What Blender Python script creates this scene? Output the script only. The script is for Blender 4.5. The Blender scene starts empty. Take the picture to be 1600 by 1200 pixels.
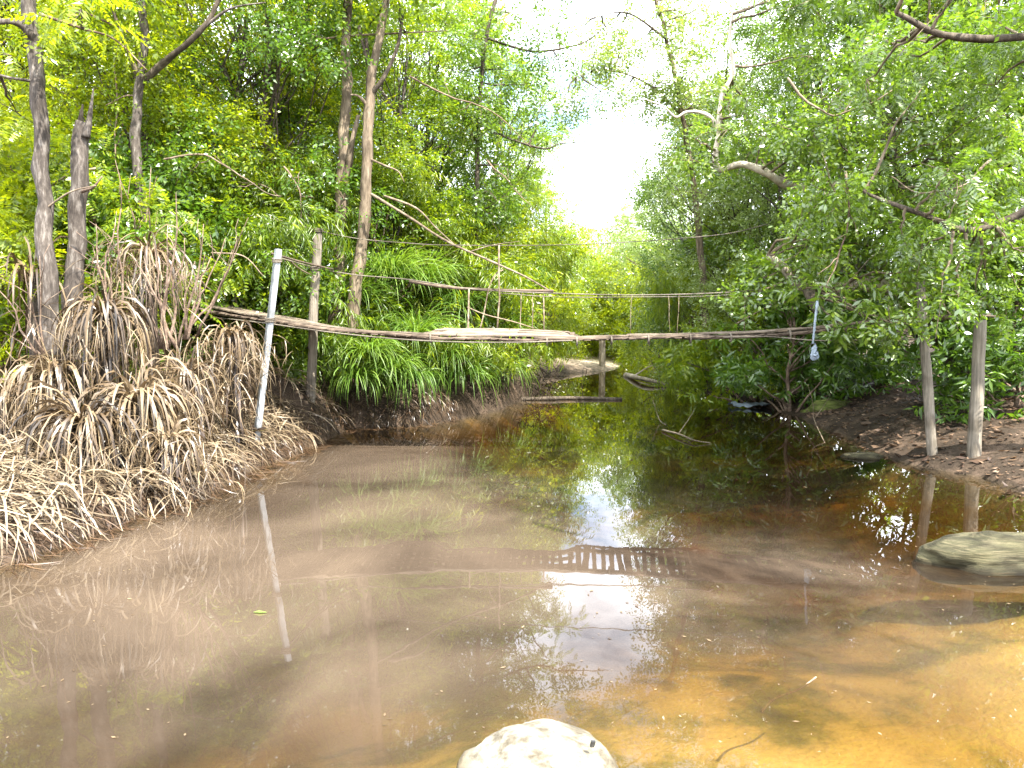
import bpy, bmesh, math, random
import numpy as np
from mathutils import Vector, noise as mnoise
R = math.radians
random.seed(7)
rng = np.random.default_rng(11)
sc = bpy.context.scene
COL = sc.collection

# ------------------------------------------------------------------ camera, sky, sun, exposure
CAM_H, PITCH, F = 1.8, R(4.72), 1212.0
cam_d = bpy.data.cameras.new("camera")
cam_d.sensor_width = 36.0
cam_d.lens = 36.0 * F / 1600.0
cam_d.clip_start = 0.05
cam_d.clip_end = 2000
cam = bpy.data.objects.new("camera", cam_d)
COL.objects.link(cam)
cam.location = (0, 0, CAM_H)
cam.rotation_euler = (R(90) - PITCH, 0, 0)
sc.camera = cam

SUN_EL, SUN_AZ = R(56), R(138)      # azimuth clockwise from +Y (away from the camera)
sun_dir = Vector((math.sin(SUN_AZ) * math.cos(SUN_EL), math.cos(SUN_AZ) * math.cos(SUN_EL), math.sin(SUN_EL)))
sl = bpy.data.lights.new("sun", 'SUN')
sl.energy = 5.0
sl.angle = R(0.55)
sl.color = (1.0, 0.95, 0.86)
so = bpy.data.objects.new("sun", sl)
COL.objects.link(so)
so.location = (12, -14, 30)
so.rotation_euler = sun_dir.to_track_quat('Z', 'Y').to_euler()

world = bpy.data.worlds.new("World")
sc.world = world
world.use_nodes = True
wn, wl = world.node_tree.nodes, world.node_tree.links
wn.clear()
w_out = wn.new("ShaderNodeOutputWorld")
w_bg = wn.new("ShaderNodeBackground")
w_bg.inputs[1].default_value = 0.125
w_sky = wn.new("ShaderNodeTexSky")
w_sky.sky_type = 'NISHITA'
w_sky.sun_disc = False
w_sky.sun_elevation = SUN_EL
w_sky.sun_rotation = SUN_AZ
w_tc = wn.new("ShaderNodeTexCoord")
w_map = wn.new("ShaderNodeMapping")
w_map.inputs['Scale'].default_value = (1.0, 1.0, 2.2)
w_map.inputs['Location'].default_value = (3.1, 0.4, 1.3)
w_no = wn.new("ShaderNodeTexNoise")
w_no.inputs['Scale'].default_value = 2.1
w_no.inputs['Detail'].default_value = 7
w_no.inputs['Roughness'].default_value = 0.58
w_ra = wn.new("ShaderNodeValToRGB")
w_ra.color_ramp.elements[0].position = 0.36
w_ra.color_ramp.elements[1].position = 0.50
w_mix = wn.new("ShaderNodeMix")
w_mix.data_type = 'RGBA'
w_mix.clamp_result = False
w_mix.inputs[7].default_value = (12.0, 12.6, 13.6, 1)       # sunlit cloud
wl.new(w_tc.outputs['Generated'], w_map.inputs[0])
wl.new(w_map.outputs[0], w_no.inputs['Vector'])
wl.new(w_no.outputs[0], w_ra.inputs[0])
wl.new(w_ra.outputs[0], w_mix.inputs[0])
wl.new(w_sky.outputs[0], w_mix.inputs[6])
wl.new(w_mix.outputs[2], w_bg.inputs[0])
wl.new(w_bg.outputs[0], w_out.inputs[0])

sc.view_settings.view_transform = 'Standard'
sc.view_settings.look = 'None'
sc.view_settings.exposure = 2.25
sc.view_settings.gamma = 1.0
sc.view_settings.use_curve_mapping = False
sc.render.engine = 'CYCLES'
sc.cycles.use_denoising = True
sc.cycles.max_bounces = 8
sc.cycles.diffuse_bounces = 5
sc.cycles.glossy_bounces = 3
sc.cycles.transmission_bounces = 4
sc.cycles.transparent_max_bounces = 6
sc.cycles.caustics_reflective = False
sc.cycles.caustics_refractive = False
sc.cycles.sample_clamp_indirect = 6.0

# ------------------------------------------------------------------ helpers
_f = Vector((0, math.cos(PITCH), -math.sin(PITCH)))
_u = Vector((0, math.sin(PITCH), math.cos(PITCH)))
def ray(px, py):
    return Vector(((px - 800) / F, 0, 0)) + _u * ((600 - py) / F) + _f
def at(px, py, d):
    r = ray(px, py)
    return Vector((0, 0, CAM_H)) + r * (d / r.y)
def gnd(px, py, z=0.0):
    r = ray(px, py)
    return Vector((0, 0, CAM_H)) + r * ((z - CAM_H) / r.z)
def colx(px, d):
    return (px - 800) / F * d

def tag(o, label=None, cat=None, group=None, kind=None):
    if label: o['label'] = label
    if cat: o['category'] = cat
    if group: o['group'] = group
    if kind: o['kind'] = kind
    return o
def empty(name, loc, label, cat, group=None, rz=0.0):
    o = bpy.data.objects.new(name, None)
    o.empty_display_size = 0.2
    o.location = loc
    o.rotation_euler = (0, 0, rz)
    COL.objects.link(o)
    return tag(o, label, cat, group)
def link(name, me, mat=None, parent=None, origin=None):
    """Link mesh data given in world space; with a parent its vertices are moved to the parent's frame."""
    o = bpy.data.objects.new(name, me)
    COL.objects.link(o)
    if mat is not None and len(me.materials) == 0:
        me.materials.append(mat)
    if parent is not None:
        o.parent = parent
    return o

def np_mesh(name, V, Fc, smooth=False):
    V = np.asarray(V, dtype=np.float32).reshape(-1, 3)
    Fc = np.asarray(Fc, dtype=np.int32)
    k = Fc.shape[1]
    me = bpy.data.meshes.new(name)
    me.vertices.add(len(V))
    me.vertices.foreach_set('co', V.ravel())
    me.loops.add(Fc.size)
    me.loops.foreach_set('vertex_index', Fc.ravel())
    me.polygons.add(len(Fc))
    me.polygons.foreach_set('loop_start', np.arange(0, Fc.size, k, dtype=np.int32))
    if smooth:
        me.polygons.foreach_set('use_smooth', np.ones(len(Fc), dtype=bool))
    me.update(calc_edges=True)
    return me

class MB:
    """Collects quads and triangles in the frame of an origin point, built as one mesh."""
    def __init__(self, origin=(0, 0, 0)):
        self.v, self.f, self.o = [], [], Vector(origin)
    def tube(self, pts, r, sides=7, wob=0.0, cap=True):
        pts = [Vector(p) - self.o for p in pts]
        n = len(pts)
        rad = r if hasattr(r, '__len__') else [r] * n
        base = len(self.v)
        t0 = (pts[1] - pts[0]).normalized()
        nrm = t0.orthogonal().normalized()
        for i, p in enumerate(pts):
            t = (pts[min(i + 1, n - 1)] - pts[max(i - 1, 0)])
            if t.length < 1e-6: t = t0
            t.normalize()
            nrm = (nrm - t * nrm.dot(t))
            if nrm.length < 1e-4: nrm = t.orthogonal()
            nrm.normalize()
            b = t.cross(nrm)
            for k in range(sides):
                a = 2 * math.pi * k / sides
                rr = rad[i]
                if wob:
                    rr *= 1 + wob * mnoise.noise(Vector((p.x * 5 + k * 1.7, p.y * 5, p.z * 4)))*1.6
                self.v.append(p + (nrm * math.cos(a) + b * math.sin(a)) * rr)
        for i in range(n - 1):
            for k in range(sides):
                a, b_ = base + i * sides + k, base + i * sides + (k + 1) % sides
                self.f.append((a, b_, b_ + sides, a + sides))
        if cap:
            self.f.append(tuple(base + k for k in reversed(range(sides))))
            self.f.append(tuple(base + (n - 1) * sides + k for k in range(sides)))
        return self
    def box(self, c, sx, sy, sz, ax=None):
        """ax: three axes (Vectors); c in world space"""
        c = Vector(c) - self.o
        X, Y, Z = ax or (Vector((1, 0, 0)), Vector((0, 1, 0)), Vector((0, 0, 1)))
        b = len(self.v)
        for k in (-1, 1):
            for j in (-1, 1):
                for i in (-1, 1):
                    self.v.append(c + X * (i * sx / 2) + Y * (j * sy / 2) + Z * (k * sz / 2))
        for q in ((0, 2, 3, 1), (4, 5, 7, 6), (0, 1, 5, 4), (2, 6, 7, 3), (0, 4, 6, 2), (1, 3, 7, 5)):
            self.f.append(tuple(b + i for i in q))
        return self
    def mesh(self, name, smooth=True):
        me = bpy.data.meshes.new(name)
        me.from_pydata([tuple(v) for v in self.v], [], self.f)
        if smooth:
            me.polygons.foreach_set('use_smooth', np.ones(len(self.f), dtype=bool))
        me.update()
        return me
    def build(self, name, mat, parent=None, smooth=True, at_origin=False):
        o = link(name, self.mesh(name, smooth), mat, parent)
        if parent is None or at_origin:
            o.location = self.o
        return o

def wander(a, b, n, amp, sag=0.0, seed=0):
    """n+1 points from a to b with sideways wandering and sag"""
    a, b = Vector(a), Vector(b)
    L = (b - a).length
    out = []
    for i in range(n + 1):
        t = i / n
        p = a.lerp(b, t)
        w = math.sin(math.pi * t)
        q = Vector((t * 3.1 + seed * 7.3, seed * 1.9, 0.3))
        p = p + Vector((mnoise.noise(q), mnoise.noise(q + Vector((9, 0, 0))), mnoise.noise(q + Vector((0, 9, 0))))) * amp * L * w * 1.6
        p.z -= sag * 4 * t * (1 - t)
        out.append(p)
    return out
def smooth_path(pts, sub=4):
    """Catmull-Rom through the points"""
    P = [Vector(p) for p in pts]
    if len(P) < 3: return wander(P[0], P[-1], sub, 0)
    P = [P[0] * 2 - P[1]] + P + [P[-1] * 2 - P[-2]]
    out = []
    for i in range(1, len(P) - 2):
        for k in range(sub):
            t = k / sub
            p0, p1, p2, p3 = P[i - 1], P[i], P[i + 1], P[i + 2]
            out.append(0.5 * ((2 * p1) + (p2 - p0) * t + (2 * p0 - 5 * p1 + 4 * p2 - p3) * t * t + (3 * p1 - p0 - 3 * p2 + p3) * t ** 3))
    out.append(P[-2])
    return out
def taper(n, r0, r1, p=1.0):
    return [r0 + (r1 - r0) * (i / (n - 1)) ** p for i in range(n)]

# ------------------------------------------------------------------ materials
def mat_new(name):
    m = bpy.data.materials.new(name)
    m.use_nodes = True
    n, l = m.node_tree.nodes, m.node_tree.links
    n.clear()
    out = n.new("ShaderNodeOutputMaterial")
    return m, n, l, out
def ramp(n, stops):
    r = n.new("ShaderNodeValToRGB")
    e = r.color_ramp.elements
    while len(e) > 1: e.remove(e[-1])
    e[0].position = stops[0][0]; e[0].color = (*stops[0][1], 1)
    for p, c in stops[1:]:
        x = e.new(p); x.color = (*c, 1)
    return r
def leaf_mat(name, cols, trans=0.5, gloss=0.05, rough=0.35, tcol=(1.5, 1.45, 0.7)):
    m, n, l, out = mat_new(name)
    geo = n.new("ShaderNodeNewGeometry")
    oi = n.new("ShaderNodeObjectInfo")
    add = n.new("ShaderNodeMath"); add.operation = 'MULTIPLY_ADD'
    l.new(oi.outputs['Random'], add.inputs[0]); add.inputs[1].default_value = 0.35
    mul = n.new("ShaderNodeMath"); mul.operation = 'MULTIPLY'
    l.new(geo.outputs['Random Per Island'], mul.inputs[0]); mul.inputs[1].default_value = 0.65
    l.new(mul.outputs[0], add.inputs[2])
    k = len(cols)
    r = ramp(n, [(i / (k - 1), c) for i, c in enumerate(cols)])
    l.new(add.outputs[0], r.inputs[0])
    d = n.new("ShaderNodeBsdfDiffuse"); l.new(r.outputs[0], d.inputs[0])
    t = n.new("ShaderNodeBsdfTranslucent")
    tm = n.new("ShaderNodeMix"); tm.data_type = 'RGBA'; tm.blend_type = 'MULTIPLY'
    tm.inputs[0].default_value = 1.0; tm.clamp_result = False
    l.new(r.outputs[0], tm.inputs[6]); tm.inputs[7].default_value = (*tcol, 1)
    l.new(tm.outputs[2], t.inputs[0])
    mx = n.new("ShaderNodeMixShader"); mx.inputs[0].default_value = trans
    l.new(d.outputs[0], mx.inputs[1]); l.new(t.outputs[0], mx.inputs[2])
    g = n.new("ShaderNodeBsdfGlossy"); g.inputs['Roughness'].default_value = rough
    g.inputs[0].default_value = (1, 1, 1, 1)
    m2 = n.new("ShaderNodeMixShader"); m2.inputs[0].default_value = gloss
    l.new(mx.outputs[0], m2.inputs[1]); l.new(g.outputs[0], m2.inputs[2])
    l.new(m2.outputs[0], out.inputs[0])
    return m
def wood_mat(name, cols, scale=(8, 8, 1.2), rough=0.85, bump=0.5, bscale=1.0, spec=0.2, metal=0.0, patch=0.8, wet=False):
    m, n, l, out = mat_new(name)
    tc = n.new("ShaderNodeTexCoord")
    mp = n.new("ShaderNodeMapping"); mp.inputs['Scale'].default_value = scale
    l.new(tc.outputs['Object'], mp.inputs[0])
    no = n.new("ShaderNodeTexNoise"); no.inputs['Scale'].default_value = 3.0 * bscale; no.inputs['Detail'].default_value = 8; no.inputs['Roughness'].default_value = 0.7
    l.new(mp.outputs[0], no.inputs['Vector'])
    k = len(cols)
    r = ramp(n, [(0.3 + 0.42 * i / (k - 1), c) for i, c in enumerate(cols)])
    l.new(no.outputs[0], r.inputs[0])
    pn = n.new("ShaderNodeTexNoise"); pn.inputs['Scale'].default_value = 2.6; pn.inputs['Detail'].default_value = 5
    l.new(tc.outputs['Object'], pn.inputs['Vector'])
    pr = ramp(n, [(0.38, (0.45, 0.43, 0.40)), (0.5, (0.9, 0.9, 0.9)), (0.64, (1.25, 1.25, 1.22))]); l.new(pn.outputs[0], pr.inputs[0])
    pm = n.new("ShaderNodeMix"); pm.data_type = 'RGBA'; pm.blend_type = 'MULTIPLY'; pm.inputs[0].default_value = patch
    l.new(r.outputs[0], pm.inputs[6]); l.new(pr.outputs[0], pm.inputs[7])
    colour = pm.outputs[2]
    if wet:      # stone soaked dark just above the waterline
        ge = n.new("ShaderNodeNewGeometry"); sx_ = n.new("ShaderNodeSeparateXYZ"); l.new(ge.outputs['Position'], sx_.inputs[0])
        wob = n.new("ShaderNodeMath"); wob.operation = 'MULTIPLY_ADD'; l.new(no.outputs[0], wob.inputs[0]); wob.inputs[1].default_value = -0.05; l.new(sx_.outputs[2], wob.inputs[2])
        wr = ramp(n, [(0.0, (0.38, 0.34, 0.28)), (1.0, (1, 1, 1))])
        wm = n.new("ShaderNodeMapRange"); wm.inputs[1].default_value = -0.015; wm.inputs[2].default_value = 0.02; l.new(wob.outputs[0], wm.inputs[0]); l.new(wm.outputs[0], wr.inputs[0])
        w2 = n.new("ShaderNodeMix"); w2.data_type = 'RGBA'; w2.blend_type = 'MULTIPLY'; w2.inputs[0].default_value = 1
        l.new(colour, w2.inputs[6]); l.new(wr.outputs[0], w2.inputs[7]); colour = w2.outputs[2]
    b = n.new("ShaderNodeBump"); b.inputs['Strength'].default_value = bump; b.inputs['Distance'].default_value = 0.02
    l.new(no.outputs[0], b.inputs['Height'])
    p = n.new("ShaderNodeBsdfPrincipled")
    p.inputs['Roughness'].default_value = rough
    p.inputs['Specular IOR Level'].default_value = spec
    p.inputs['Metallic'].default_value = metal
    l.new(colour, p.inputs['Base Color']); l.new(b.outputs[0], p.inputs['Normal'])
    l.new(p.outputs[0], out.inputs[0])
    return m

M = {}
M['leaf_yellow'] = leaf_mat('leaf_yellow', [(0.08, 0.125, 0.006), (0.20, 0.28, 0.012), (0.36, 0.41, 0.022)], 0.6, 0.03, 0.35, (1.9, 1.6, 0.5))
M['leaf_mid'] = leaf_mat('leaf_mid', [(0.055, 0.11, 0.007), (0.145, 0.225, 0.013), (0.27, 0.335, 0.02)], 0.58, 0.03, 0.35, (1.9, 1.6, 0.6))
M['leaf_blue'] = leaf_mat('leaf_blue', [(0.04, 0.085, 0.007), (0.105, 0.175, 0.014), (0.21, 0.28, 0.028)], 0.54, 0.06, 0.28, (1.35, 1.4, 0.8))
M['leaf_pale'] = leaf_mat('leaf_pale', [(0.10, 0.16, 0.04), (0.17, 0.24, 0.06), (0.25, 0.31, 0.09)], 0.5, 0.06)
M['leaf_dark'] = leaf_mat('leaf_dark', [(0.03, 0.07, 0.008), (0.065, 0.135, 0.012), (0.12, 0.20, 0.016)], 0.5, 0.04)
M['grass'] = leaf_mat('grass_blade', [(0.05, 0.12, 0.012), (0.11, 0.20, 0.02), (0.18, 0.26, 0.04)], 0.45, 0.02, 0.5)
M['dead'] = leaf_mat('dead_leaf', [(0.015, 0.010, 0.006), (0.055, 0.035, 0.018), (0.125, 0.085, 0.045), (0.22, 0.165, 0.095), (0.065, 0.042, 0.022)], 0.2, 0.04, 0.45, (1.1, 1.0, 0.8))
M['dead_pale'] = leaf_mat('dead_leaf_pale', [(0.025, 0.017, 0.009), (0.085, 0.058, 0.032), (0.17, 0.125, 0.075), (0.27, 0.215, 0.14), (0.06, 0.04, 0.022), (0.13, 0.095, 0.055)], 0.2, 0.04, 0.45, (1.1, 1.0, 0.8))  # paler copy of the dead leaf, for the fallen straw
M['dead_wet_shaded'] = leaf_mat('dead_leaf_wet_shaded', [(0.025, 0.014, 0.008), (0.065, 0.036, 0.018), (0.16, 0.10, 0.055)], 0.15, 0.06, 0.35, (1.1, 1.0, 0.8))  # dark dead leaves, for wet straw and to paint shade on the banks
M['litter'] = leaf_mat('litter_leaf', [(0.02, 0.011, 0.007), (0.055, 0.03, 0.018), (0.15, 0.095, 0.057), (0.06, 0.034, 0.02)], 0.2, 0.04, 0.5, (1.1, 1.0, 0.8))
M['bark_grey'] = wood_mat('bark_grey', [(0.02, 0.016, 0.013), (0.075, 0.062, 0.052), (0.24, 0.215, 0.19)], (6, 6, 1.6), bump=0.9)
M['bark_tan'] = wood_mat('bark_tan', [(0.05, 0.038, 0.026), (0.15, 0.115, 0.078), (0.30, 0.245, 0.175)], (7, 7, 1.0), bump=0.8)
M['bark_dark'] = wood_mat('bark_dark', [(0.025, 0.02, 0.015), (0.07, 0.055, 0.04), (0.16, 0.13, 0.10)], (6, 6, 2), bump=0.8)
M['bark_pale'] = wood_mat('bark_pale', [(0.12, 0.095, 0.065), (0.27, 0.225, 0.17), (0.44, 0.385, 0.31)], (5, 5, 2), bump=0.6)
M['bark_lit'] = wood_mat('bark_sunlit', [(0.25, 0.2, 0.15), (0.45, 0.39, 0.31), (0.62, 0.56, 0.47)], (5, 5, 2), bump=0.5, patch=0.6)  # limb bark lightened to stand in for sun falling on it
M['twig'] = wood_mat('twig', [(0.06, 0.04, 0.03), (0.16, 0.11, 0.08), (0.30, 0.24, 0.18)], (5, 5, 5))
M['twig_pale'] = wood_mat('twig_pale', [(0.07, 0.05, 0.035), (0.17, 0.13, 0.09), (0.31, 0.255, 0.185)], (5, 5, 5))
M['post'] = wood_mat('post_wood', [(0.08, 0.07, 0.055), (0.18, 0.155, 0.12), (0.30, 0.26, 0.21)], (14, 14, 0.7), bump=0.6)
M['plank'] = wood_mat('plank_wood', [(0.07, 0.052, 0.038), (0.17, 0.135, 0.10), (0.29, 0.245, 0.19)], (1.0, 12, 12), bump=0.6)
M['pole'] = wood_mat('pole_wood', [(0.03, 0.022, 0.016), (0.09, 0.066, 0.048), (0.20, 0.155, 0.11)], (1.2, 12, 12), bump=0.8)
M['rope'] = wood_mat('rope_fibre', [(0.05, 0.042, 0.03), (0.13, 0.11, 0.085), (0.24, 0.21, 0.17)], (30, 30, 30), rough=0.8)
M['steel'] = wood_mat('galvanised_steel', [(0.22, 0.235, 0.25), (0.30, 0.32, 0.34), (0.38, 0.40, 0.42)], (6, 6, 3), rough=0.5, bump=0.08, spec=0.5, metal=0.35)
M['root'] = wood_mat('root', [(0.012, 0.008, 0.006), (0.035, 0.024, 0.016), (0.11, 0.08, 0.055)], (5, 5, 5))

# ------------------------------------------------------------------ the lie of the land
left_px = [(0, 885), (60, 862), (150, 832), (240, 800), (310, 778), (370, 748), (420, 724), (500, 694), (545, 670), (640, 667), (720, 654), (790, 636), (825, 620), (838, 602)]
right_px = [(1070, 592), (1100, 612), (1165, 630), (1250, 650), (1340, 695), (1430, 728), (1540, 748), (1600, 772), (1720, 800)]
LP = [gnd(*p).xy for p in left_px]
RP = [gnd(*p).xy for p in right_px]
# the river outline, closed far upstream (a bend to the right behind the sand spit) and near the camera
outline = [(-9.5, 2.0), (-6.5, 4.0)] + [tuple(p) for p in LP] + [tuple(gnd(846, 586).xy), tuple(gnd(900, 583).xy), tuple(gnd(955, 577.5).xy), tuple(gnd(972, 572).xy),
           (6.0, 33.5), (14, 36), (30, 40), (34, 35), (16, 31.5), (9.5, 29)] + [tuple(gnd(1045, 580).xy)] + \
          [tuple(p) for p in RP] + [(6.8, 6.4), (5.0, 5.6), (4.3, 5.0), (3.9, 4.5), (3.3, 2.4), (1.0, 1.5), (-2.5, 1.2), (-7, 0.6)]
OUT = np.array(outline)
def sdist(X, Y):
    """signed distance to the shoreline, negative in the water"""
    X = np.asarray(X, float); Y = np.asarray(Y, float)
    best = np.full(X.shape, 1e9)
    inside = np.zeros(X.shape, bool)
    n = len(OUT)
    for i in range(n):
        ax, ay = OUT[i]; bx, by = OUT[(i + 1) % n]
        dx, dy = bx - ax, by - ay
        t = np.clip(((X - ax) * dx + (Y - ay) * dy) / (dx * dx + dy * dy + 1e-9), 0, 1)
        best = np.minimum(best, np.hypot(X - ax - t * dx, Y - ay - t * dy))
        if abs(dy) > 1e-9:
            c = ((ay > Y) != (by > Y)) & (X < dx * (Y - ay) / dy + ax)
            inside ^= c
    return np.where(inside, -best, best)
def vnoise(X, Y, s, seed=0, octv=3):
    """cheap smooth noise from summed sines"""
    r = np.random.default_rng(seed)
    out = np.zeros(np.shape(X)); a = 1.0; tot = 0
    for o in range(octv):
        for _ in range(4):
            th = r.uniform(0, 2 * math.pi); ph = r.uniform(0, 6.28); k = r.uniform(0.7, 1.4) * s * 2 ** o
            out = out + a * np.sin((X * math.cos(th) + Y * math.sin(th)) * k + ph + 1.3 * np.sin(X * k * 0.6 + Y * k * .5 + ph * 2))
            tot += a * 0.5
        a *= 0.5
    return out / tot
def bump2(X, Y, cx, cy, r):
    return np.exp(-((X - cx) ** 2 + (Y - cy) ** 2) / (r * r))
SAND_C = gnd(905, 572)
def height(X, Y):
    X = np.asarray(X, float); Y = np.asarray(Y, float)
    s = sdist(X, Y) + 0.10 * vnoise(X, Y, 2.2, 3)
    left = X < -0.02 * Y + 0.8
    # how steep and high the bank stands
    st = np.where(left, 0.55, 0.45)
    under = left & (Y > 11.5) & (Y < 24)
    hmax = np.where(left, np.where(Y < 11.0, 0.55, 1.15), 0.75)
    hmax = hmax + np.clip((np.abs(X) - 7) * 0.10, 0, 1.6)
    k = np.where(under, 2.6, np.where(left, 1.05, 0.42))
    land = hmax * (1 - np.exp(-k * np.clip(s, 0, None) / hmax))
    land = land + np.clip(s, 0, 3) * 0.03 * vnoise(X, Y, 1.6, 5)
    # sand spit far upstream stays low
    sp = bump2(X, Y, SAND_C.x - 0.4, SAND_C.y + 1.2, 3.0)
    land = land * (1 - 0.55 * sp)
    near = np.clip((6.5 - Y) / 3.5, 0, 1)
    dmax = 0.95 - 0.60 * near * (X > -3.5)
    dep = dmax * (1 - np.exp(-np.clip(-s, 0, None) * np.where(X < -1.5, 1.1, 0.55) / dmax))
    dep = dep * (1 + 0.22 * vnoise(X, Y, 1.3, 9))
    return np.where(s > 0, land + 0.015, -dep - 0.004)
def hgt(x, y):
    return float(height(np.array([x]), np.array([y]))[0])

def axis(a, b, step, lim, g=1.22):
    c = list(np.arange(a, b + 1e-6, step))
    s, x = step, b
    while x < lim:
        s *= g; x += s; c.append(x)
    s, x = step, a
    while x > -lim:
        s *= g; x -= s; c.insert(0, x)
    return np.array(c)
gx = axis(-8.5, 8.5, 0.09, 600)
gy = axis(1.5, 30, 0.11, 700)
GX, GY = np.meshgrid(gx, gy)
GZ = height(GX, GY)
GZ = GZ + np.where((GZ > 0.03) & (np.abs(GX) < 12) & (GY < 34), 0.025 * vnoise(GX, GY, 9, 21, 3), 0)
nx, ny = len(gx), len(gy)
idx = np.arange(nx * ny).reshape(ny, nx)
quads = np.stack([idx[:-1, :-1], idx[:-1, 1:], idx[1:, 1:], idx[1:, :-1]], -1).reshape(-1, 4)
me = np_mesh("ground", np.stack([GX, GY, GZ], -1), quads, True)
sand = np.clip(bump2(GX, GY, SAND_C.x - 0.3, SAND_C.y + 0.8, 2.6) * 1.6, 0, 1)
leftb = np.clip(1.4 - np.abs(sdist(GX, GY) - 0.3) * 0.5, 0, 1) * (GX < -1) * (GY < 11.5)
a = me.attributes.new('sandy', 'FLOAT', 'POINT'); a.data.foreach_set('value', sand.ravel().astype(np.float32))
mud_shade = np.clip(1 / (1 + np.exp(-(GY - 5.6 - 0.35 * vnoise(GX, GY, 1.1, 77)) * 2.5)), 0, 1)
mud_shade = np.maximum(mud_shade, 1 / (1 + np.exp((GX + 1.9) * 3)))  # bed also darkened along the left for the bank's dark reflection
a = me.attributes.new('muddy_shaded', 'FLOAT', 'POINT'); a.data.foreach_set('value', mud_shade.ravel().astype(np.float32))
a = me.attributes.new('straw', 'FLOAT', 'POINT'); a.data.foreach_set('value', leftb.ravel().astype(np.float32))

m, n, l, out = mat_new('earth')
tc = n.new("ShaderNodeTexCoord")
no = n.new("ShaderNodeTexNoise"); no.inputs['Scale'].default_value = 2.4; no.inputs['Detail'].default_value = 10; no.inputs['Roughness'].default_value = 0.68
l.new(tc.outputs['Object'], no.inputs['Vector'])
r1 = ramp(n, [(0.3, (0.014, 0.010, 0.007)), (0.5, (0.034, 0.024, 0.016)), (0.66, (0.085, 0.058, 0.040))])
l.new(no.outputs[0], r1.inputs[0])
def attr(nm):
    q = n.new("ShaderNodeAttribute"); q.attribute_name = nm; return q
def mixc(fac, c1, c2, blend='MIX'):
    q = n.new("ShaderNodeMix"); q.data_type = 'RGBA'; q.blend_type = blend
    if isinstance(fac, float): q.inputs[0].default_value = fac
    else: l.new(fac, q.inputs[0])
    for i, c in ((6, c1), (7, c2)):
        if isinstance(c, tuple): q.inputs[i].default_value = (*c, 1)
        else: l.new(c, q.inputs[i])
    return q.outputs[2]
c = mixc(attr('straw').outputs['Fac'], r1.outputs[0], (0.055, 0.038, 0.025))
rs = ramp(n, [(0.3, (0.24, 0.18, 0.12)), (0.6, (0.46, 0.38, 0.28))]); l.new(no.outputs[0], rs.inputs[0])
c = mixc(attr('sandy').outputs['Fac'], c, rs.outputs[0])
# the river bed: ochre sand with weed and dark silt patches
no2 = n.new("ShaderNodeTexNoise"); no2.inputs['Scale'].default_value = 1.15; no2.inputs['Detail'].default_value = 6; no2.inputs['Roughness'].default_value = 0.6
l.new(tc.outputs['Object'], no2.inputs['Vector'])
rb = ramp(n, [(0.30, (0.06, 0.05, 0.018)), (0.42, (0.15, 0.14, 0.03)), (0.50, (0.34, 0.275, 0.11)), (0.68, (0.50, 0.41, 0.20))])
l.new(no2.outputs[0], rb.inputs[0])
rd = ramp(n, [(0.35, (0.022, 0.017, 0.010)), (0.55, (0.055, 0.042, 0.022)), (0.70, (0.15, 0.10, 0.045))])      # leafy mud, also painted shade by the left bank
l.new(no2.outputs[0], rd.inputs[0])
sep = n.new("ShaderNodeSeparateXYZ"); l.new(tc.outputs['Object'], sep.inputs[0])
mr = n.new("ShaderNodeMapRange"); mr.inputs[1].default_value = 0.02; mr.inputs[2].default_value = -0.05
l.new(sep.outputs[2], mr.inputs[0])
c = mixc(mr.outputs[0], c, mixc(attr('muddy_shaded').outputs['Fac'], rb.outputs[0], rd.outputs[0]))
p = n.new("ShaderNodeBsdfPrincipled"); p.inputs['Roughness'].default_value = 0.9; p.inputs['Specular IOR Level'].default_value = 0.15
l.new(c, p.inputs['Base Color'])
nb = n.new("ShaderNodeTexNoise"); nb.inputs['Scale'].default_value = 26; nb.inputs['Detail'].default_value = 6
l.new(tc.outputs['Object'], nb.inputs['Vector'])
b = n.new("ShaderNodeBump"); b.inputs['Strength'].default_value = 0.7; b.inputs['Distance'].default_value = 0.03
l.new(nb.outputs[0], b.inputs['Height']); l.new(b.outputs[0], p.inputs['Normal'])
l.new(p.outputs[0], out.inputs[0])
M['earth'] = m
tag(link("ground", me, m), kind='structure')

# ------------------------------------------------------------------ water: murky, clearer where shallow
wx = axis(-9, 9, 0.16, 60, 1.3); wy = axis(1.0, 30, 0.2, 80, 1.3)
WX, WY = np.meshgrid(wx, wy)
nx, ny = len(wx), len(wy)
idx = np.arange(nx * ny).reshape(ny, nx)
quads = np.stack([idx[:-1, :-1], idx[:-1, 1:], idx[1:, 1:], idx[1:, :-1]], -1).reshape(-1, 4)
me = np_mesh("water", np.stack([WX, WY, np.zeros_like(WX)], -1), quads, True)
dep = np.clip(-height(WX, WY), 0, 2)
a = me.attributes.new('depth', 'FLOAT', 'POINT'); a.data.foreach_set('value', dep.ravel().astype(np.float32))
# silt in the near and left water; thinned upstream and right as painted shade
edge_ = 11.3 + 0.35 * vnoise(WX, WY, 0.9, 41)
silt_light = 1 / (1 + np.exp((WY - edge_) * 4.0))
silt_light = silt_light / (1 + np.exp((WX - (1.45 - 1.75 / (1 + np.exp(-(WY - 6.6) * 2.0)) + 0.5 * vnoise(WX, WY, 0.8, 42)) - np.clip(6.0 - WY, 0, 4) * 1.2) * 2.2))
silt_light = silt_light * (0.35 + 0.65 / (1 + np.exp(-(WY - 4.3 - 0.7 * WX) * 1.6)))
silt_light = silt_light * np.clip(1.15 - np.exp(-np.clip(-sdist(WX, WY), 0, 9) / 0.45), 0, 1)  # clear dark water along the shores, painting the bank's dark reflection
silt_light = 0.015 + 0.985 * silt_light
a = me.attributes.new('silt_light', 'FLOAT', 'POINT'); a.data.foreach_set('value', silt_light.ravel().astype(np.float32))
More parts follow.
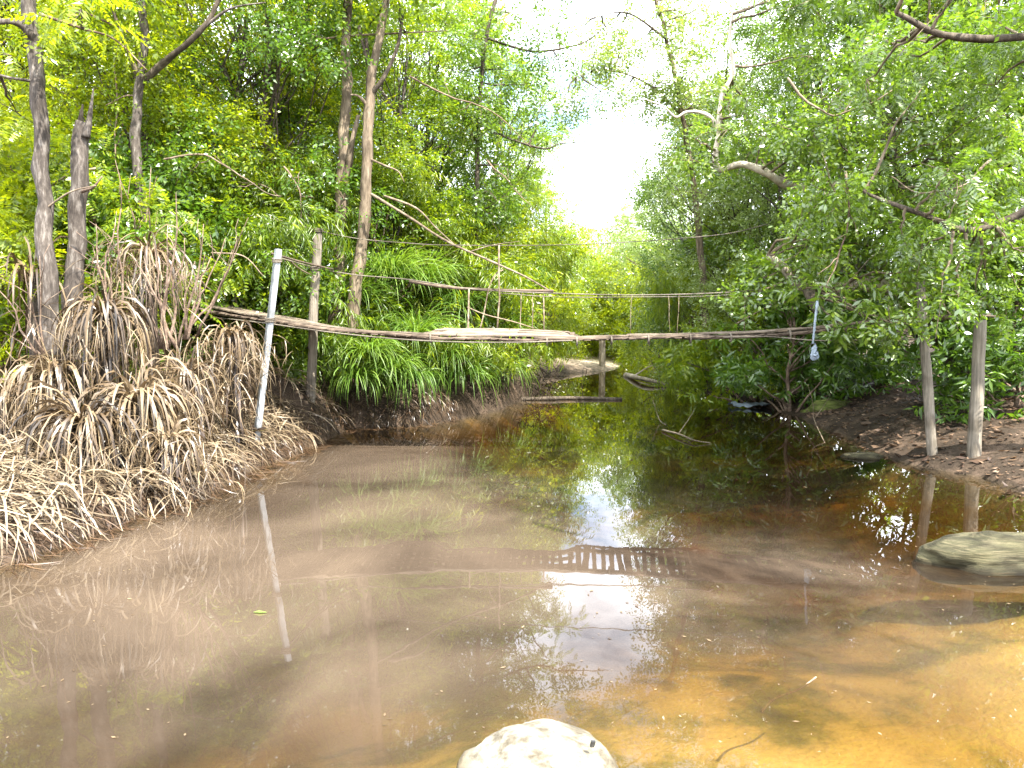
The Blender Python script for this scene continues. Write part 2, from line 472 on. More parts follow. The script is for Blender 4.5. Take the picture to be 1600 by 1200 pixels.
m, n, l, out = mat_new('river_water')
tc = n.new("ShaderNodeTexCoord")
dp = n.new("ShaderNodeAttribute"); dp.attribute_name = 'depth'
cl = n.new("ShaderNodeTexNoise"); cl.inputs['Scale'].default_value = 0.55; cl.inputs['Detail'].default_value = 4; cl.inputs['Distortion'].default_value = 0.6
l.new(tc.outputs['Object'], cl.inputs['Vector'])
st_ = n.new("ShaderNodeAttribute"); st_.attribute_name = 'silt_light'
# clearness from silt and painted shade: exp(-depth * silt * k), k wavering with slow swirls
kk = n.new("ShaderNodeMapRange"); kk.inputs[1].default_value = 0.35; kk.inputs[2].default_value = 0.65; kk.inputs[3].default_value = 1.6; kk.inputs[4].default_value = 5.0
l.new(cl.outputs[0], kk.inputs[0])
def mth(op, a_, b_=None):
    q = n.new("ShaderNodeMath"); q.operation = op
    for i, v in enumerate((a_, b_)):
        if v is None: continue
        if isinstance(v, (int, float)): q.inputs[i].default_value = v
        else: l.new(v, q.inputs[i])
    return q.outputs[0]
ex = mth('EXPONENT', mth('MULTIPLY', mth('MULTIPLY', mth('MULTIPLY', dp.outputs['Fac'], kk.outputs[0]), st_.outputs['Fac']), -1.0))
# tea-coloured absorption on the way to the bed and back
tcol = n.new("ShaderNodeCombineColor")
for i, k_ in enumerate((0.9, 1.45, 2.9)):
    l.new(mth('EXPONENT', mth('MULTIPLY', dp.outputs['Fac'], -k_)), tcol.inputs[i])
tr = n.new("ShaderNodeBsdfTransparent"); l.new(tcol.outputs[0], tr.inputs[0])
df = n.new("ShaderNodeBsdfDiffuse")
rr = ramp(n, [(0.3, (0.042, 0.031, 0.022)), (0.55, (0.065, 0.048, 0.034)), (0.75, (0.092, 0.068, 0.047))]); l.new(cl.outputs[0], rr.inputs[0])
l.new(rr.outputs[0], df.inputs[0])
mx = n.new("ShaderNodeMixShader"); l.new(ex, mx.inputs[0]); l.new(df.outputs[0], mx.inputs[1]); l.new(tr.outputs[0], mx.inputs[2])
gl = n.new("ShaderNodeBsdfGlossy"); gl.inputs['Roughness'].default_value = 0.012; gl.inputs[0].default_value = (1, 1, 1, 1)
fr = n.new("ShaderNodeFresnel"); fr.inputs[0].default_value = 1.34
rip = n.new("ShaderNodeTexNoise"); rip.inputs['Scale'].default_value = 2.2; rip.inputs['Detail'].default_value = 3
mp = n.new("ShaderNodeMapping"); mp.inputs['Scale'].default_value = (1.0, 0.45, 1)
l.new(tc.outputs['Object'], mp.inputs[0]); l.new(mp.outputs[0], rip.inputs['Vector'])
bp = n.new("ShaderNodeBump"); bp.inputs['Strength'].default_value = 0.035; bp.inputs['Distance'].default_value = 0.05
l.new(rip.outputs[0], bp.inputs['Height'])
l.new(bp.outputs[0], gl.inputs['Normal']); l.new(bp.outputs[0], fr.inputs['Normal'])
m2 = n.new("ShaderNodeMixShader"); l.new(fr.outputs[0], m2.inputs[0]); l.new(mx.outputs[0], m2.inputs[1]); l.new(gl.outputs[0], m2.inputs[2])
l.new(m2.outputs[0], out.inputs[0])
tag(link("water", me, m), kind='structure')

# ------------------------------------------------------------------ leaves
def leaf_tris(L, W, base, direc, normal, bend=0.15):
    """4 verts, 2 tris folded along the midrib"""
    side = np.cross(direc, normal); side /= np.linalg.norm(side) + 1e-9
    tip = base + direc * L - normal * L * bend
    mid = base + direc * L * 0.45
    return [base, mid + side * W / 2 - normal * W * 0.15, tip, mid - side * W / 2 - normal * W * 0.15]
def sprig(kind, seed):
    r = np.random.default_rng(seed)
    V = []
    z = np.array([0, 0, 1.0])
    if kind == 'pinnate':        # feathery compound leaf along +X
        n_ = 8; L = 0.34
        for i in range(n_):
            t = (i + 0.6) / n_
            b = np.array([t * L, 0, -0.10 * t * t])
            for s in (-1, 1):
                d = np.array([0.45, s, -0.15 - 0.2 * r.random()]) + r.normal(0, .12, 3); d /= np.linalg.norm(d)
                V += leaf_tris(0.085 * math.sin(math.pi * (0.25 + 0.65 * t)) + 0.02, 0.032, b, d, z + r.normal(0, .25, 3))
        V += leaf_tris(0.07, 0.026, np.array([L, 0, -0.10]), np.array([0.9, 0, -0.3]), z)
    elif kind == 'simple':       # a twig with single leaves
        n_ = 11; L = 0.36
        for i in range(n_):
            t = (i + 0.5) / n_
            a = i * 2.4 + r.random()
            b = np.array([t * L, 0.02 * math.cos(a), 0.02 * math.sin(a) - 0.05 * t])
            d = np.array([0.55, math.cos(a), 0.7 * math.sin(a) - 0.25]); d /= np.linalg.norm(d)
            V += leaf_tris(0.075 + 0.04 * r.random(), 0.046, b, d, z + r.normal(0, .5, 3))
    elif kind == 'broad':        # larger leaves in a whorl
        n_ = 7
        for i in range(n_):
            a = i * 2.4 + r.random() * .5
            b = np.array([0.02 * i, 0, 0])
            d = np.array([0.5, math.cos(a), 0.8 * math.sin(a) - 0.3]); d /= np.linalg.norm(d)
            V += leaf_tris(0.15 + 0.06 * r.random(), 0.055, b, d, z + r.normal(0, .4, 3), 0.25)
    elif kind == 'long':         # narrow hanging leaves
        n_ = 10; L = 0.3
        for i in range(n_):
            t = i / n_
            a = i * 2.4
            b = np.array([t * L, 0, -0.08 * t])
            d = np.array([0.6, 0.7 * math.cos(a), 0.4 * math.sin(a) - 0.7]); d /= np.linalg.norm(d)
            V += leaf_tris(0.13 + 0.05 * r.random(), 0.02, b, d, z + r.normal(0, .3, 3), 0.3)
    return np.array(V)
SPR = {k: [sprig(k, s) for s in range(3)] for k in ('pinnate', 'simple', 'broad', 'long')}

def place_sprigs(P, D, S, kind, r):
    """P points, D unit directions, S scale -> leaf mesh arrays"""
    Vs, Fs, off = [], [], 0
    up = np.array([0, 0, 1.0]) + r.normal(0, 0.35, P.shape)
    X = D / (np.linalg.norm(D, axis=1, keepdims=True) + 1e-9)
    Y = np.cross(up, X); Y /= np.linalg.norm(Y, axis=1, keepdims=True) + 1e-9
    Z = np.cross(X, Y)
    which = r.integers(0, 3, len(P))
    for w in range(3):
        T = SPR[kind][w]
        q = which == w
        k = int(q.sum())
        if not k: continue
        V = (T[None, :, 0, None] * X[q][:, None] + T[None, :, 1, None] * Y[q][:, None] + T[None, :, 2, None] * Z[q][:, None]) * S[q][:, None, None] + P[q][:, None]
        V = V.reshape(-1, 3)
        nl = len(V) // 4
        b = np.arange(nl)[:, None] * 4 + off
        Fs.append(np.concatenate([b + np.array([[0, 1, 2]]), b + np.array([[0, 2, 3]])], 0))
        Vs.append(V); off += len(V)
    return np.concatenate(Vs), np.concatenate(Fs)

def clump_sprigs(clumps, kind, r, size=1.0, droop=0.25):
    """clumps: (center, (rx,ry,rz), count)"""
    P, D = [], []
    for c, rad, cnt in clumps:
        c = np.array(c, float); rad = np.array(rad if hasattr(rad, '__len__') else (rad, rad, rad * 0.7), float)
        u = r.normal(0, 1, (cnt, 3)); u /= np.linalg.norm(u, axis=1, keepdims=True)
        rr = r.random(cnt) ** 0.45
        P.append(c + u * rad * rr[:, None])
        d = u + r.normal(0, 0.55, (cnt, 3)); d[:, 2] -= droop
        D.append(d)
    P = np.concatenate(P); D = np.concatenate(D)
    S = size * r.uniform(0.7, 1.25, len(P))
    return place_sprigs(P, D, S, kind, r)

# ------------------------------------------------------------------ trees
def grow_tree(name, loc, label, cat, group, H, rad, seed, kind='simple', leaf='leaf_mid', bark='bark_grey', clumps=46, per=42,
              base=0.28, tr=0.13, size=1.0, droop=0.25, cr=(0.55, 0.95)):
    """a free standing tree: tapered trunk with limbs to every clump of the crown"""
    r = np.random.default_rng(seed)
    root = empty(name, loc, label, cat, group)
    tb = MB()
    top = Vector((r.normal(0, 0.35), r.normal(0, 0.35), H * 0.92))
    path = wander((0, 0, -0.3), top, 12, 0.035, 0, seed)
    tb.tube(path, taper(13, tr, 0.02, 0.9), 8, 0.12)
    cl = []
    for i in range(clumps):
        t = base + (1 - base) * ((i + r.random()) / clumps)
        z = H * t
        prof = math.sin(math.pi * min(1, (t - base) / (1 - base) * 0.80 + 0.17)) ** 0.7
        a = r.random() * 2 * math.pi
        q = rad * prof * (0.35 + 0.65 * r.random() ** 0.6)
        c = Vector((math.cos(a) * q, math.sin(a) * q, z + r.normal(0, 0.2)))
        s = r.uniform(*cr)
        cl.append((c, (s, s, s * 0.55), int(per * (0.6 + 0.8 * r.random()))))
        k = max(1, min(11, int(12 * (t - 0.10 - 0.1 * r.random()))))
        st = path[k]
        pb = wander(st, c, 5, 0.07, 0, seed + i)
        tb.tube(pb, taper(6, tr * (1 - t) * 0.45 + 0.012, 0.006), 5, cap=False)
    tb.build('trunk', M[bark], root)
    V, Fc = clump_sprigs(cl, kind, r, size, droop)
    o = link('crown', np_mesh('crown', V, Fc), M[leaf], root)
    tag(o, kind='stuff')
    return root
def copy_thing(src, loc, rz, sx, sz, label, group=None, leaf=None, cat=None):
    c = src.copy(); COL.objects.link(c)
    c.location = loc; c.rotation_euler = (0, 0, rz); c.scale = (sx, sx, sz)
    c['label'] = label
    if cat: c['category'] = cat
    if group: c['group'] = group
    for ch in list(src.children):
        d = ch.copy(); COL.objects.link(d); d.parent = c
        if leaf and ch.name.startswith('crown'):
            d.material_slots[0].link = 'OBJECT'
            d.material_slots[0].material = M[leaf]
    return c

def spot(px, d, dz=-0.05):
    x = colx(px, d)
    return (x, d, hgt(x, d) + dz)

GL, GR, GC = 'trees of the wood on the left bank', 'trees of the wood on the right bank', 'small trees closing the view upstream'
protos = {}
# (key, kind, leaf, H, rad, clumps, per)
spec = {
    'a': dict(H=9.5, rad=2.5, seed=101, kind='simple', leaf='leaf_yellow', bark='bark_grey', clumps=60, per=62, size=0.78, cr=(0.4, 0.75)),
    'b': dict(H=11.5, rad=2.8, seed=102, kind='pinnate', leaf='leaf_mid', bark='bark_dark', clumps=64, per=52, size=0.85, cr=(0.4, 0.75)),
    'c': dict(H=8.0, rad=2.4, seed=103, kind='simple', leaf='leaf_blue', bark='bark_dark', clumps=60, per=52, size=0.8, base=0.12),
    'd': dict(H=6.5, rad=2.3, seed=104, kind='simple', leaf='leaf_pale', bark='bark_tan', clumps=50, per=46, base=0.08),
    'e': dict(H=12.5, rad=2.7, seed=105, kind='simple', leaf='leaf_blue', bark='bark_grey', clumps=58, per=34, base=0.35, cr=(0.5, 0.8)),
}
# ---- each standing tree of the wood: proto, px, distance, sx, sz, leaf, label, group
wood = [
    ('a', -40, 12.5, 1.0, 1.05, 'leaf_yellow', 'yellow-green tree at the far left of the photo, behind the rough grey trunk', GL),
    ('b', 40, 15.0, 1.05, 1.0, 'leaf_yellow', 'feathery bright green tree between the rough grey trunk and the broken snag', GL),
    ('a', 150, 14.2, 1.0, 1.0, 'leaf_yellow', 'sunlit yellow-green tree right behind the broken snag', GL),
    ('c', 205, 12.6, 0.8, 0.7, 'leaf_mid', 'full green low tree below the forked trunk on the left bank', GL),
    ('b', 275, 16.2, 1.0, 0.95, 'leaf_yellow', 'feathery yellow-green tree behind the forked trunk', GL),
    ('a', 350, 13.8, 1.0, 0.95, 'leaf_yellow', 'glowing yellow-green tree right of the forked trunk', GL),
    ('b', 425, 15.5, 1.0, 0.95, 'leaf_yellow', 'dense green tree behind the leaning metal post', GL),
    ('c', 450, 13.4, 0.9, 0.85, 'leaf_dark', 'dark leafy tree above the old wooden post of the footbridge', GL),
    ('e', 500, 17.5, 1.0, 1.0, 'leaf_mid', 'tall thin-leaved tree behind the pair of bare tan trunks', GL),
    ('a', 600, 15.2, 0.85, 0.72, 'leaf_mid', 'mid green tree just right of the pair of bare tan trunks', GL),
    ('b', 650, 18.5, 1.0, 0.8, 'leaf_mid', 'tall feathery tree right of the pair of tan trunks, behind the long slanting branch', GL),
    ('e', 690, 17.0, 0.85, 0.58, 'leaf_blue', 'tall grey-green tree with sky showing between its leaves, left of the sky gap', GL),
    ('c', 720, 15.8, 0.65, 0.5, 'leaf_dark', 'dark shady tree over the undercut bank beside the end of the slanting branch', GL),
    ('b', 745, 22.5, 1.0, 0.82, 'leaf_blue', 'blue-green tree standing second from the sky gap on the left', GL),
    ('a', 785, 24.5, 0.9, 0.78, 'leaf_mid', 'rounded green tree directly left of the white sky gap', GL),
    ('c', 836, 28.5, 0.92, 0.86, 'leaf_blue', 'dark blue-green tree whose slope forms the left edge of the sky gap', GL),
    ('a', 330, 21.5, 1.15, 1.2, 'leaf_mid', 'far tall tree showing over the glowing yellow-green tree', GL),
    ('b', 560, 23.5, 1.1, 1.08, 'leaf_mid', 'far tall tree showing over the tops of the pair of tan trunks', GL),
    ('a', 130, 21.0, 1.2, 1.12, 'leaf_yellow', 'far pale tree showing over the broken snag', GL),
    ('d', 868, 33.0, 1.0, 0.80, 'leaf_mid', 'small green tree at the foot of the sky gap on the left side', GC),
    ('d', 915, 41.0, 1.1, 0.88, 'leaf_yellow', 'small sunlit tree at the very bottom of the sky gap', GC),
    ('d', 965, 38.0, 1.0, 0.95, 'leaf_pale', 'pale yellow-green tree at the foot of the sky gap on the right side', GC),
    ('d', 1016, 33.0, 1.0, 1.15, 'leaf_pale', 'bright washed-out tree just right of the sky gap', GR),
    ('a', 1068, 27.0, 0.9, 0.78, 'leaf_pale', 'pale sunlit tree behind the curved pale limb', GR),
    ('c', 1078, 22.0, 0.70, 0.98, 'leaf_dark', 'dark green tree below and left of the curved pale limb', GR),
    ('e', 1150, 19.0, 0.9, 0.70, 'leaf_blue', 'tall blue-green tree above the curved pale limb', GR),
    ('a', 1170, 21.0, 1.1, 0.9, 'leaf_pale', 'pale leafy tree right behind the curved pale limb', GR),
    ('c', 1215, 16.5, 0.8, 0.68, 'leaf_pale', 'light green tree right of the curved limb, leaves hanging over the water', GR),
    ('b', 1290, 18.5, 1.0, 1.0, 'leaf_blue', 'feathery grey-green tree behind the sawn-off limb', GR),
    ('a', 1330, 15.0, 0.95, 0.9, 'leaf_blue', 'glossy blue-green tree behind the hanging plastic bag', GR),
    ('b', 1440, 15.8, 1.0, 1.0, 'leaf_mid', 'green feathery tree behind the darker right-hand post', GR),
    ('a', 1540, 13.6, 1.0, 1.0, 'leaf_dark', 'shady dark green tree behind the pale right-hand post', GR),
    ('b', 1640, 12.5, 1.0, 0.95, 'leaf_mid', 'leafy tree cut by the right edge of the photo', GR),
]
for key, px, d, sx, sz, leaf, label, grp in wood:
    cat = 'tree'
    if key not in protos:
        t = grow_tree('tree', spot(px, d), label, cat, grp, **spec[key])
        t.rotation_euler.z = random.random() * 6.28
        t.scale = (sx, sx, sz)
        for ch in t.children:
            if ch.name.startswith('crown'):
                ch.material_slots[0].link = 'OBJECT'; ch.material_slots[0].material = M[leaf]
        protos[key] = t
    else:
        copy_thing(protos[key], spot(px, d), random.random() * 6.28, sx, sz, label, grp, leaf, cat)

# shrubs: low dense leaf masses
sh_spec = {
    's1': dict(H=2.6, rad=1.35, seed=201, kind='simple', leaf='leaf_mid', bark='twig', clumps=34, per=40, base=0.05, tr=0.04, size=0.85, cr=(0.35, 0.6)),
    's2': dict(H=3.0, rad=1.5, seed=202, kind='long', leaf='leaf_mid', bark='twig', clumps=34, per=44, base=0.05, tr=0.04, size=0.9, cr=(0.4, 0.6), droop=0.6),
    's3': dict(H=2.2, rad=1.3, seed=203, kind='broad', leaf='leaf_dark', bark='twig', clumps=30, per=34, base=0.05, tr=0.04, size=0.8, cr=(0.35, 0.55)),
    's4': dict(H=2.4, rad=1.4, seed=204, kind='pinnate', leaf='leaf_yellow', bark='twig', clumps=32, per=30, base=0.05, tr=0.04, size=0.85, cr=(0.35, 0.6)),
}
GSL, GSR, GSC = 'shrubs under the trees on the left bank', 'shrubs under the trees on the right bank', 'sunlit shrubs along the far water'
shr = [
    ('s4', -20, 10.2, 1.1, 1.1, 'leaf_yellow', 'yellow-green shrub at the left edge of the photo behind the dead fronds', GSL),
    ('s1', 35, 11.2, 1.1, 1.25, 'leaf_yellow', 'leafy shrub behind the foot of the rough grey trunk', GSL),
    ('s3', 110, 11.6, 1.1, 1.2, 'leaf_mid', 'broad-leaved shrub between the two leftmost trunks', GSL),
    ('s4', 180, 11.3, 1.1, 1.15, 'leaf_mid', 'feathery shrub just right of the snag', GSL),
    ('s1', 250, 11.8, 1.1, 1.2, 'leaf_dark', 'dark shrub behind the bare reddish stems', GSL),
    ('s4', 315, 12.3, 1.1, 1.0, 'leaf_yellow', 'bright shrub behind the left end of the bridge deck', GSL),
    ('s1', 375, 12.8, 1.1, 1.1, 'leaf_mid', 'green shrub directly left of the metal post', GSL),
    ('s2', 455, 13.0, 1.0, 1.1, 'leaf_mid', 'shrub with drooping leaves between the metal post and the wooden post', GSL),
    ('s1', 520, 14.2, 1.0, 1.1, 'leaf_dark', 'dark shrub behind the wooden post', GSL),
    ('s2', 600, 14.4, 1.1, 1.15, 'leaf_mid', 'drooping green shrub right of the tan trunks above the sedge', GSL),
    ('s2', 690, 15.0, 1.05, 0.95, 'leaf_mid', 'drooping shrub behind the middle of the deck on the left bank', GSL),
    ('s1', 745, 16.2, 1.05, 1.1, 'leaf_mid', 'rounded green shrub behind the short rail sticks', GSL),
    ('s2', 790, 18.5, 1.1, 1.2, 'leaf_mid', 'green shrub hanging over the bank where the raised deck panel ends', GSL),
    ('s4', 815, 22.0, 1.2, 1.2, 'leaf_yellow', 'yellow-green shrub over the left end of the far log', GSL),
    ('s1', 852, 30.5, 1.5, 1.4, 'leaf_yellow', 'sunlit shrub behind the left part of the sand spit', GSC),
    ('s4', 890, 33.5, 1.7, 1.5, 'leaf_yellow', 'bright shrub behind the middle of the sand spit', GSC),
    ('s1', 930, 35.0, 1.8, 1.5, 'leaf_yellow', 'bright shrub straight behind the short post in the water', GSC),
    ('s4', 975, 37.5, 1.8, 1.7, 'leaf_pale', 'pale shrub right of the short post, below the sky gap', GSC),
    ('s1', 1010, 31.5, 1.6, 1.5, 'leaf_yellow', 'yellow-green shrub above the pale driftwood', GSC),
    ('s4', 1050, 26.0, 1.3, 1.5, 'leaf_yellow', 'tall yellow-green shrub right of the pale driftwood', GSC),
    ('s1', 1085, 22.5, 1.2, 1.3, 'leaf_pale', 'pale green shrub over the dark hollow of the right bank', GSR),
    ('s2', 1120, 19.5, 1.1, 1.3, 'leaf_mid', 'green shrub over the bank where the right rope reaches the deck', GSR),
    ('s3', 1175, 16.8, 1.1, 1.3, 'leaf_mid', 'glossy shrub behind the right half of the deck', GSR),
    ('s3', 1240, 15.0, 1.1, 1.25, 'leaf_dark', 'dark glossy shrub left of the hanging plastic bag', GSR),
    ('s3', 1300, 15.6, 1.1, 1.3, 'leaf_dark', 'dark shrub right behind the hanging plastic bag', GSR),
    ('s3', 1500, 12.8, 1.0, 1.05, 'leaf_dark', 'dark shrub between the two right-hand posts', GSR),
    ('s3', 1590, 11.0, 1.0, 1.0, 'leaf_dark', 'shady shrub right of the pale right-hand post', GSR),
]
for key, px, d, sx, sz, leaf, label, grp in shr:
    if key not in protos:
        t = grow_tree('shrub', spot(px, d), label, 'shrub', grp, **sh_spec[key])
        t.rotation_euler.z = random.random() * 6.28
        t.scale = (sx, sx, sz)
        for ch in t.children:
            if ch.name.startswith('crown'):
                ch.material_slots[0].link = 'OBJECT'; ch.material_slots[0].material = M[leaf]
        protos[key] = t
    else:
        copy_thing(protos[key], spot(px, d), random.random() * 6.28, sx, sz, label, grp, leaf, 'shrub')

# far wood closing the horizon behind everything, too far to tell the trees apart
r = np.random.default_rng(77)
cl = []
for i in range(420):
    a = r.uniform(R(-62), R(62)); dd = r.uniform(46, 60)
    x, y = math.sin(a) * dd, math.cos(a) * dd
    z = r.uniform(0, 1)
    top = 5.4 + 1.8 * math.sin(a * 9) + (6.0 if abs(x - 4.5) > 9 else 0)
    cl.append(((x, y, 0.3 + z * top), (1.9, 1.9, 1.3), 36))
V, Fc = clump_sprigs(cl, 'broad', r, 3.0, 0.2)
tag(link('far_wood', np_mesh('far_wood', V, Fc), M['leaf_mid']), 'distant wood closing the view behind the shrubs upstream', 'wood', kind='stuff')

# ------------------------------------------------------------------ trees with their own shapes
def custom_tree(name, base, label, cat, parts, clumps=None, kind='simple', leaf='leaf_mid', group=None, seed=1, size=1.0, droop=0.3, bark='bark_grey', twigs=True):
    """parts: (part name, [points], r0, r1, material); clumps: (centre, radius, count, path index to spring from)"""
    root = empty(name, base, label, cat, group)
    B = Vector(base)
    for nm, pts, r0, r1, mt in parts:
        P = smooth_path(pts, 6)
        if r0 > .03: P = [P[0]] + [p + Vector((mnoise.noise(p * 2.3), mnoise.noise(p * 2.3 + Vector((4, 0, 0))), mnoise.noise(p * 2.3 + Vector((0, 4, 0))))) * r0 * .4 for p in P[1:]]
        MB(B).tube(P, taper(len(P), r0, r1, 0.8), 10, 0.22).build(nm, M[mt], root)
    if clumps:
        r = np.random.default_rng(seed)
        allp = [p for q in parts for p in smooth_path(q[1], 6)]
        cl = []
        tb = MB(B)
        for i, (c, rad, cnt) in enumerate(clumps):
            c = Vector(c)
            cl.append((c - B, (rad, rad, rad * 0.6), cnt))
            if twigs:
                s = min(allp, key=lambda p: (p - c).length + (0.6 if p.z > c.z + 0.3 else 0))
                tb.tube(wander(s, c, 6, 0.08, 0, seed + i), taper(7, 0.022, 0.005), 5, cap=False)
                for k in range(3):
                    e = c + Vector(r.normal(0, rad * 0.6, 3))
                    tb.tube(wander(c, e, 3, 0.08, 0, seed + i * 3 + k), taper(4, 0.007, 0.003), 4, cap=False)
        if twigs:
            tag(tb.build('twigs', M['bark_dark' if bark == 'bark_grey' else bark], root), kind='stuff')
        kinds = kind if isinstance(kind, tuple) else (kind,)
        Vs, Fs, off = [], [], 0
        for q, kd in enumerate(kinds):
            V, Fc = clump_sprigs(cl[q::len(kinds)], kd, r, size * (0.9 if kd == 'broad' else 1), droop)
            Vs.append(V); Fs.append(Fc + off); off += len(V)
        tag(link('crown', np_mesh('crown', np.concatenate(Vs), np.concatenate(Fs)), M[leaf], root), kind='stuff')
    return root

def clumps_in(px0, px1, py0, py1, d0, d1, n_, rad, cnt, seed):
    r = random.Random(seed)
    out = []
    for i in range(n_):
        out.append((at(r.uniform(px0, px1), r.uniform(py0, py1), r.uniform(d0, d1)), r.uniform(rad * 0.7, rad * 1.3), int(cnt * r.uniform(0.6, 1.3))))
    return out

b = at(78, 560, 8.9)
custom_tree('tree', b, 'tall rough grey trunk nearest the left edge with a crooked side branch', 'tree',
    [('trunk', [b, at(74, 420, 8.9), at(64, 260, 8.9), at(58, 120, 8.9), at(46, 0, 8.9), at(40, -160, 8.9), at(30, -420, 8.9)], 0.105, 0.06, 'bark_grey'),
     ('branch', [at(60, 70, 8.9), at(42, 45, 8.8), at(20, 32, 8.7), at(-20, 36, 8.6)], 0.05, 0.03, 'bark_grey'),
     ('branch', [at(64, 128, 8.9), at(20, 122, 8.8), at(-20, 112, 8.8)], 0.02, 0.012, 'bark_grey'),
     ('branch', [at(62, 22, 8.9), at(130, 45, 9.0), at(180, 62, 9.1), at(230, 110, 9.2)], 0.02, 0.006, 'twig'),
     ('branch', [at(66, 330, 8.9), at(110, 300, 8.8), at(150, 290, 8.8)], 0.014, 0.006, 'twig_pale')],
    clumps_in(-40, 130, -300, 60, 8.6, 9.6, 10, 0.4, 36, 5) + clumps_in(-30, 40, 60, 200, 8.8, 9.6, 4, 0.3, 22, 6), 'pinnate', 'leaf_yellow', seed=31)
b = at(117, 540, 9.2)
sn = custom_tree('snag', b, 'broken-off dead grey trunk with a jagged top, second from the left', 'dead tree',
    [('trunk', [b, at(117, 430, 9.2), at(122, 330, 9.2), at(127, 230, 9.2), at(130, 190, 9.2)], 0.11, 0.085, 'bark_grey'),
     ('splinter', [at(135, 215, 9.16), at(140, 175, 9.16), at(147, 138, 9.16)], 0.05, 0.006, 'bark_grey'),
     ('splinter', [at(124, 205, 9.2), at(126, 180, 9.2), at(129, 163, 9.2)], 0.045, 0.008, 'bark_dark'),
     ('branch', [at(128, 300, 9.1), at(146, 292, 9.0), at(160, 275, 9.0)], 0.02, 0.008, 'twig')], None)
b = at(238, 470, 11.2)
custom_tree('tree', b, 'slender grey tree forking high up, its right limb slanting to the top of the photo', 'tree',
    [('trunk', [b, at(232, 380, 11.2), at(212, 240, 11.2), at(214, 170, 11.2), at(219, 118, 11.2), at(226, 50, 11.2), at(218, -60, 11.2), at(214, -260, 11.2)], 0.075, 0.05, 'bark_grey'),
     ('branch', [at(222, 125, 11.2), at(262, 92, 11.1), at(302, 58, 11.0), at(330, 22, 11.0), at(352, -30, 11.0)], 0.055, 0.028, 'bark_dark'),
     ('branch', [at(303, 56, 11.0), at(345, 22, 11.0), at(372, 10, 11.0), at(415, 4, 11.0)], 0.028, 0.008, 'bark_grey'),
     ('branch', [at(216, 118, 11.2), at(200, 80, 11.1), at(186, 40, 11.1), at(168, -10, 11.1)], 0.035, 0.02, 'bark_dark'),
     ('branch', [at(219, 58, 11.2), at(170, 36, 11.1), at(110, 8, 11.0)], 0.018, 0.008, 'twig'),
     ('branch', [at(214, 150, 11.2), at(195, 150, 11.2), at(165, 165, 11.2)], 0.012, 0.005, 'twig')],
    clumps_in(140, 420, -320, -20, 10.6, 12.2, 14, 0.5, 36, 8), 'simple', 'leaf_mid', seed=32)
b = at(524, 530, 12.9)
custom_tree('tree', b, 'left one of the pair of straight tan trunks, peeling bark, rising beside the sedge', 'tree',
    [('trunk', [b, at(530, 440, 12.9), at(533, 340, 12.9), at(536, 240, 12.9), at(540, 140, 12.9), at(541, 50, 12.9), at(544, -120, 12.9), at(548, -300, 12.9)], 0.125, 0.06, 'bark_tan'),
     ('branch', [at(538, 290, 12.85), at(546, 250, 12.8), at(553, 210, 12.8), at(560, 180, 12.85)], 0.07, 0.03, 'bark_tan'),
     ('branch', [at(540, 55, 12.9), at(505, 60, 12.8), at(480, 50, 12.8)], 0.02, 0.008, 'twig'),
     ('branch', [at(541, 56, 12.9), at(620, 52, 12.8), at(700, 48, 12.8)], 0.022, 0.008, 'twig_pale')],
    clumps_in(440, 640, -320, 30, 12.2, 13.8, 14, 0.5, 34, 9), 'simple', 'leaf_mid', seed=33)
b = at(550, 520, 12.5)
custom_tree('tree', b, 'right one of the pair of straight tan trunks, leaning slightly right, ropes tied round it', 'tree',
    [('trunk', [b, at(557, 440, 12.5), at(566, 360, 12.5), at(572, 260, 12.5), at(576, 170, 12.5), at(580, 110, 12.5), at(596, 40, 12.5), at(606, -60, 12.5), at(610, -240, 12.5)], 0.115, 0.05, 'bark_tan'),
     ('branch', [at(574, 165, 12.5), at(560, 150, 12.4), at(548, 148, 12.4)], 0.03, 0.012, 'twig_pale'),
     ('branch', [at(577, 150, 12.5), at(600, 120, 12.4), at(622, 70, 12.4), at(630, 20, 12.4)], 0.045, 0.02, 'bark_dark'),
     ('branch', [at(572, 60, 12.5), at(575, 100, 12.5), at(560, 40, 12.4)], 0.03, 0.02, 'bark_dark'),
     ('branch', [at(574, 247, 12.5), at(600, 258, 12.3), at(622, 268, 12.2), at(632, 285, 12.2)], 0.022, 0.006, 'twig_pale')],
    clumps_in(540, 690, -300, 60, 12.0, 13.6, 13, 0.5, 32, 10), 'simple', 'leaf_blue', seed=34)

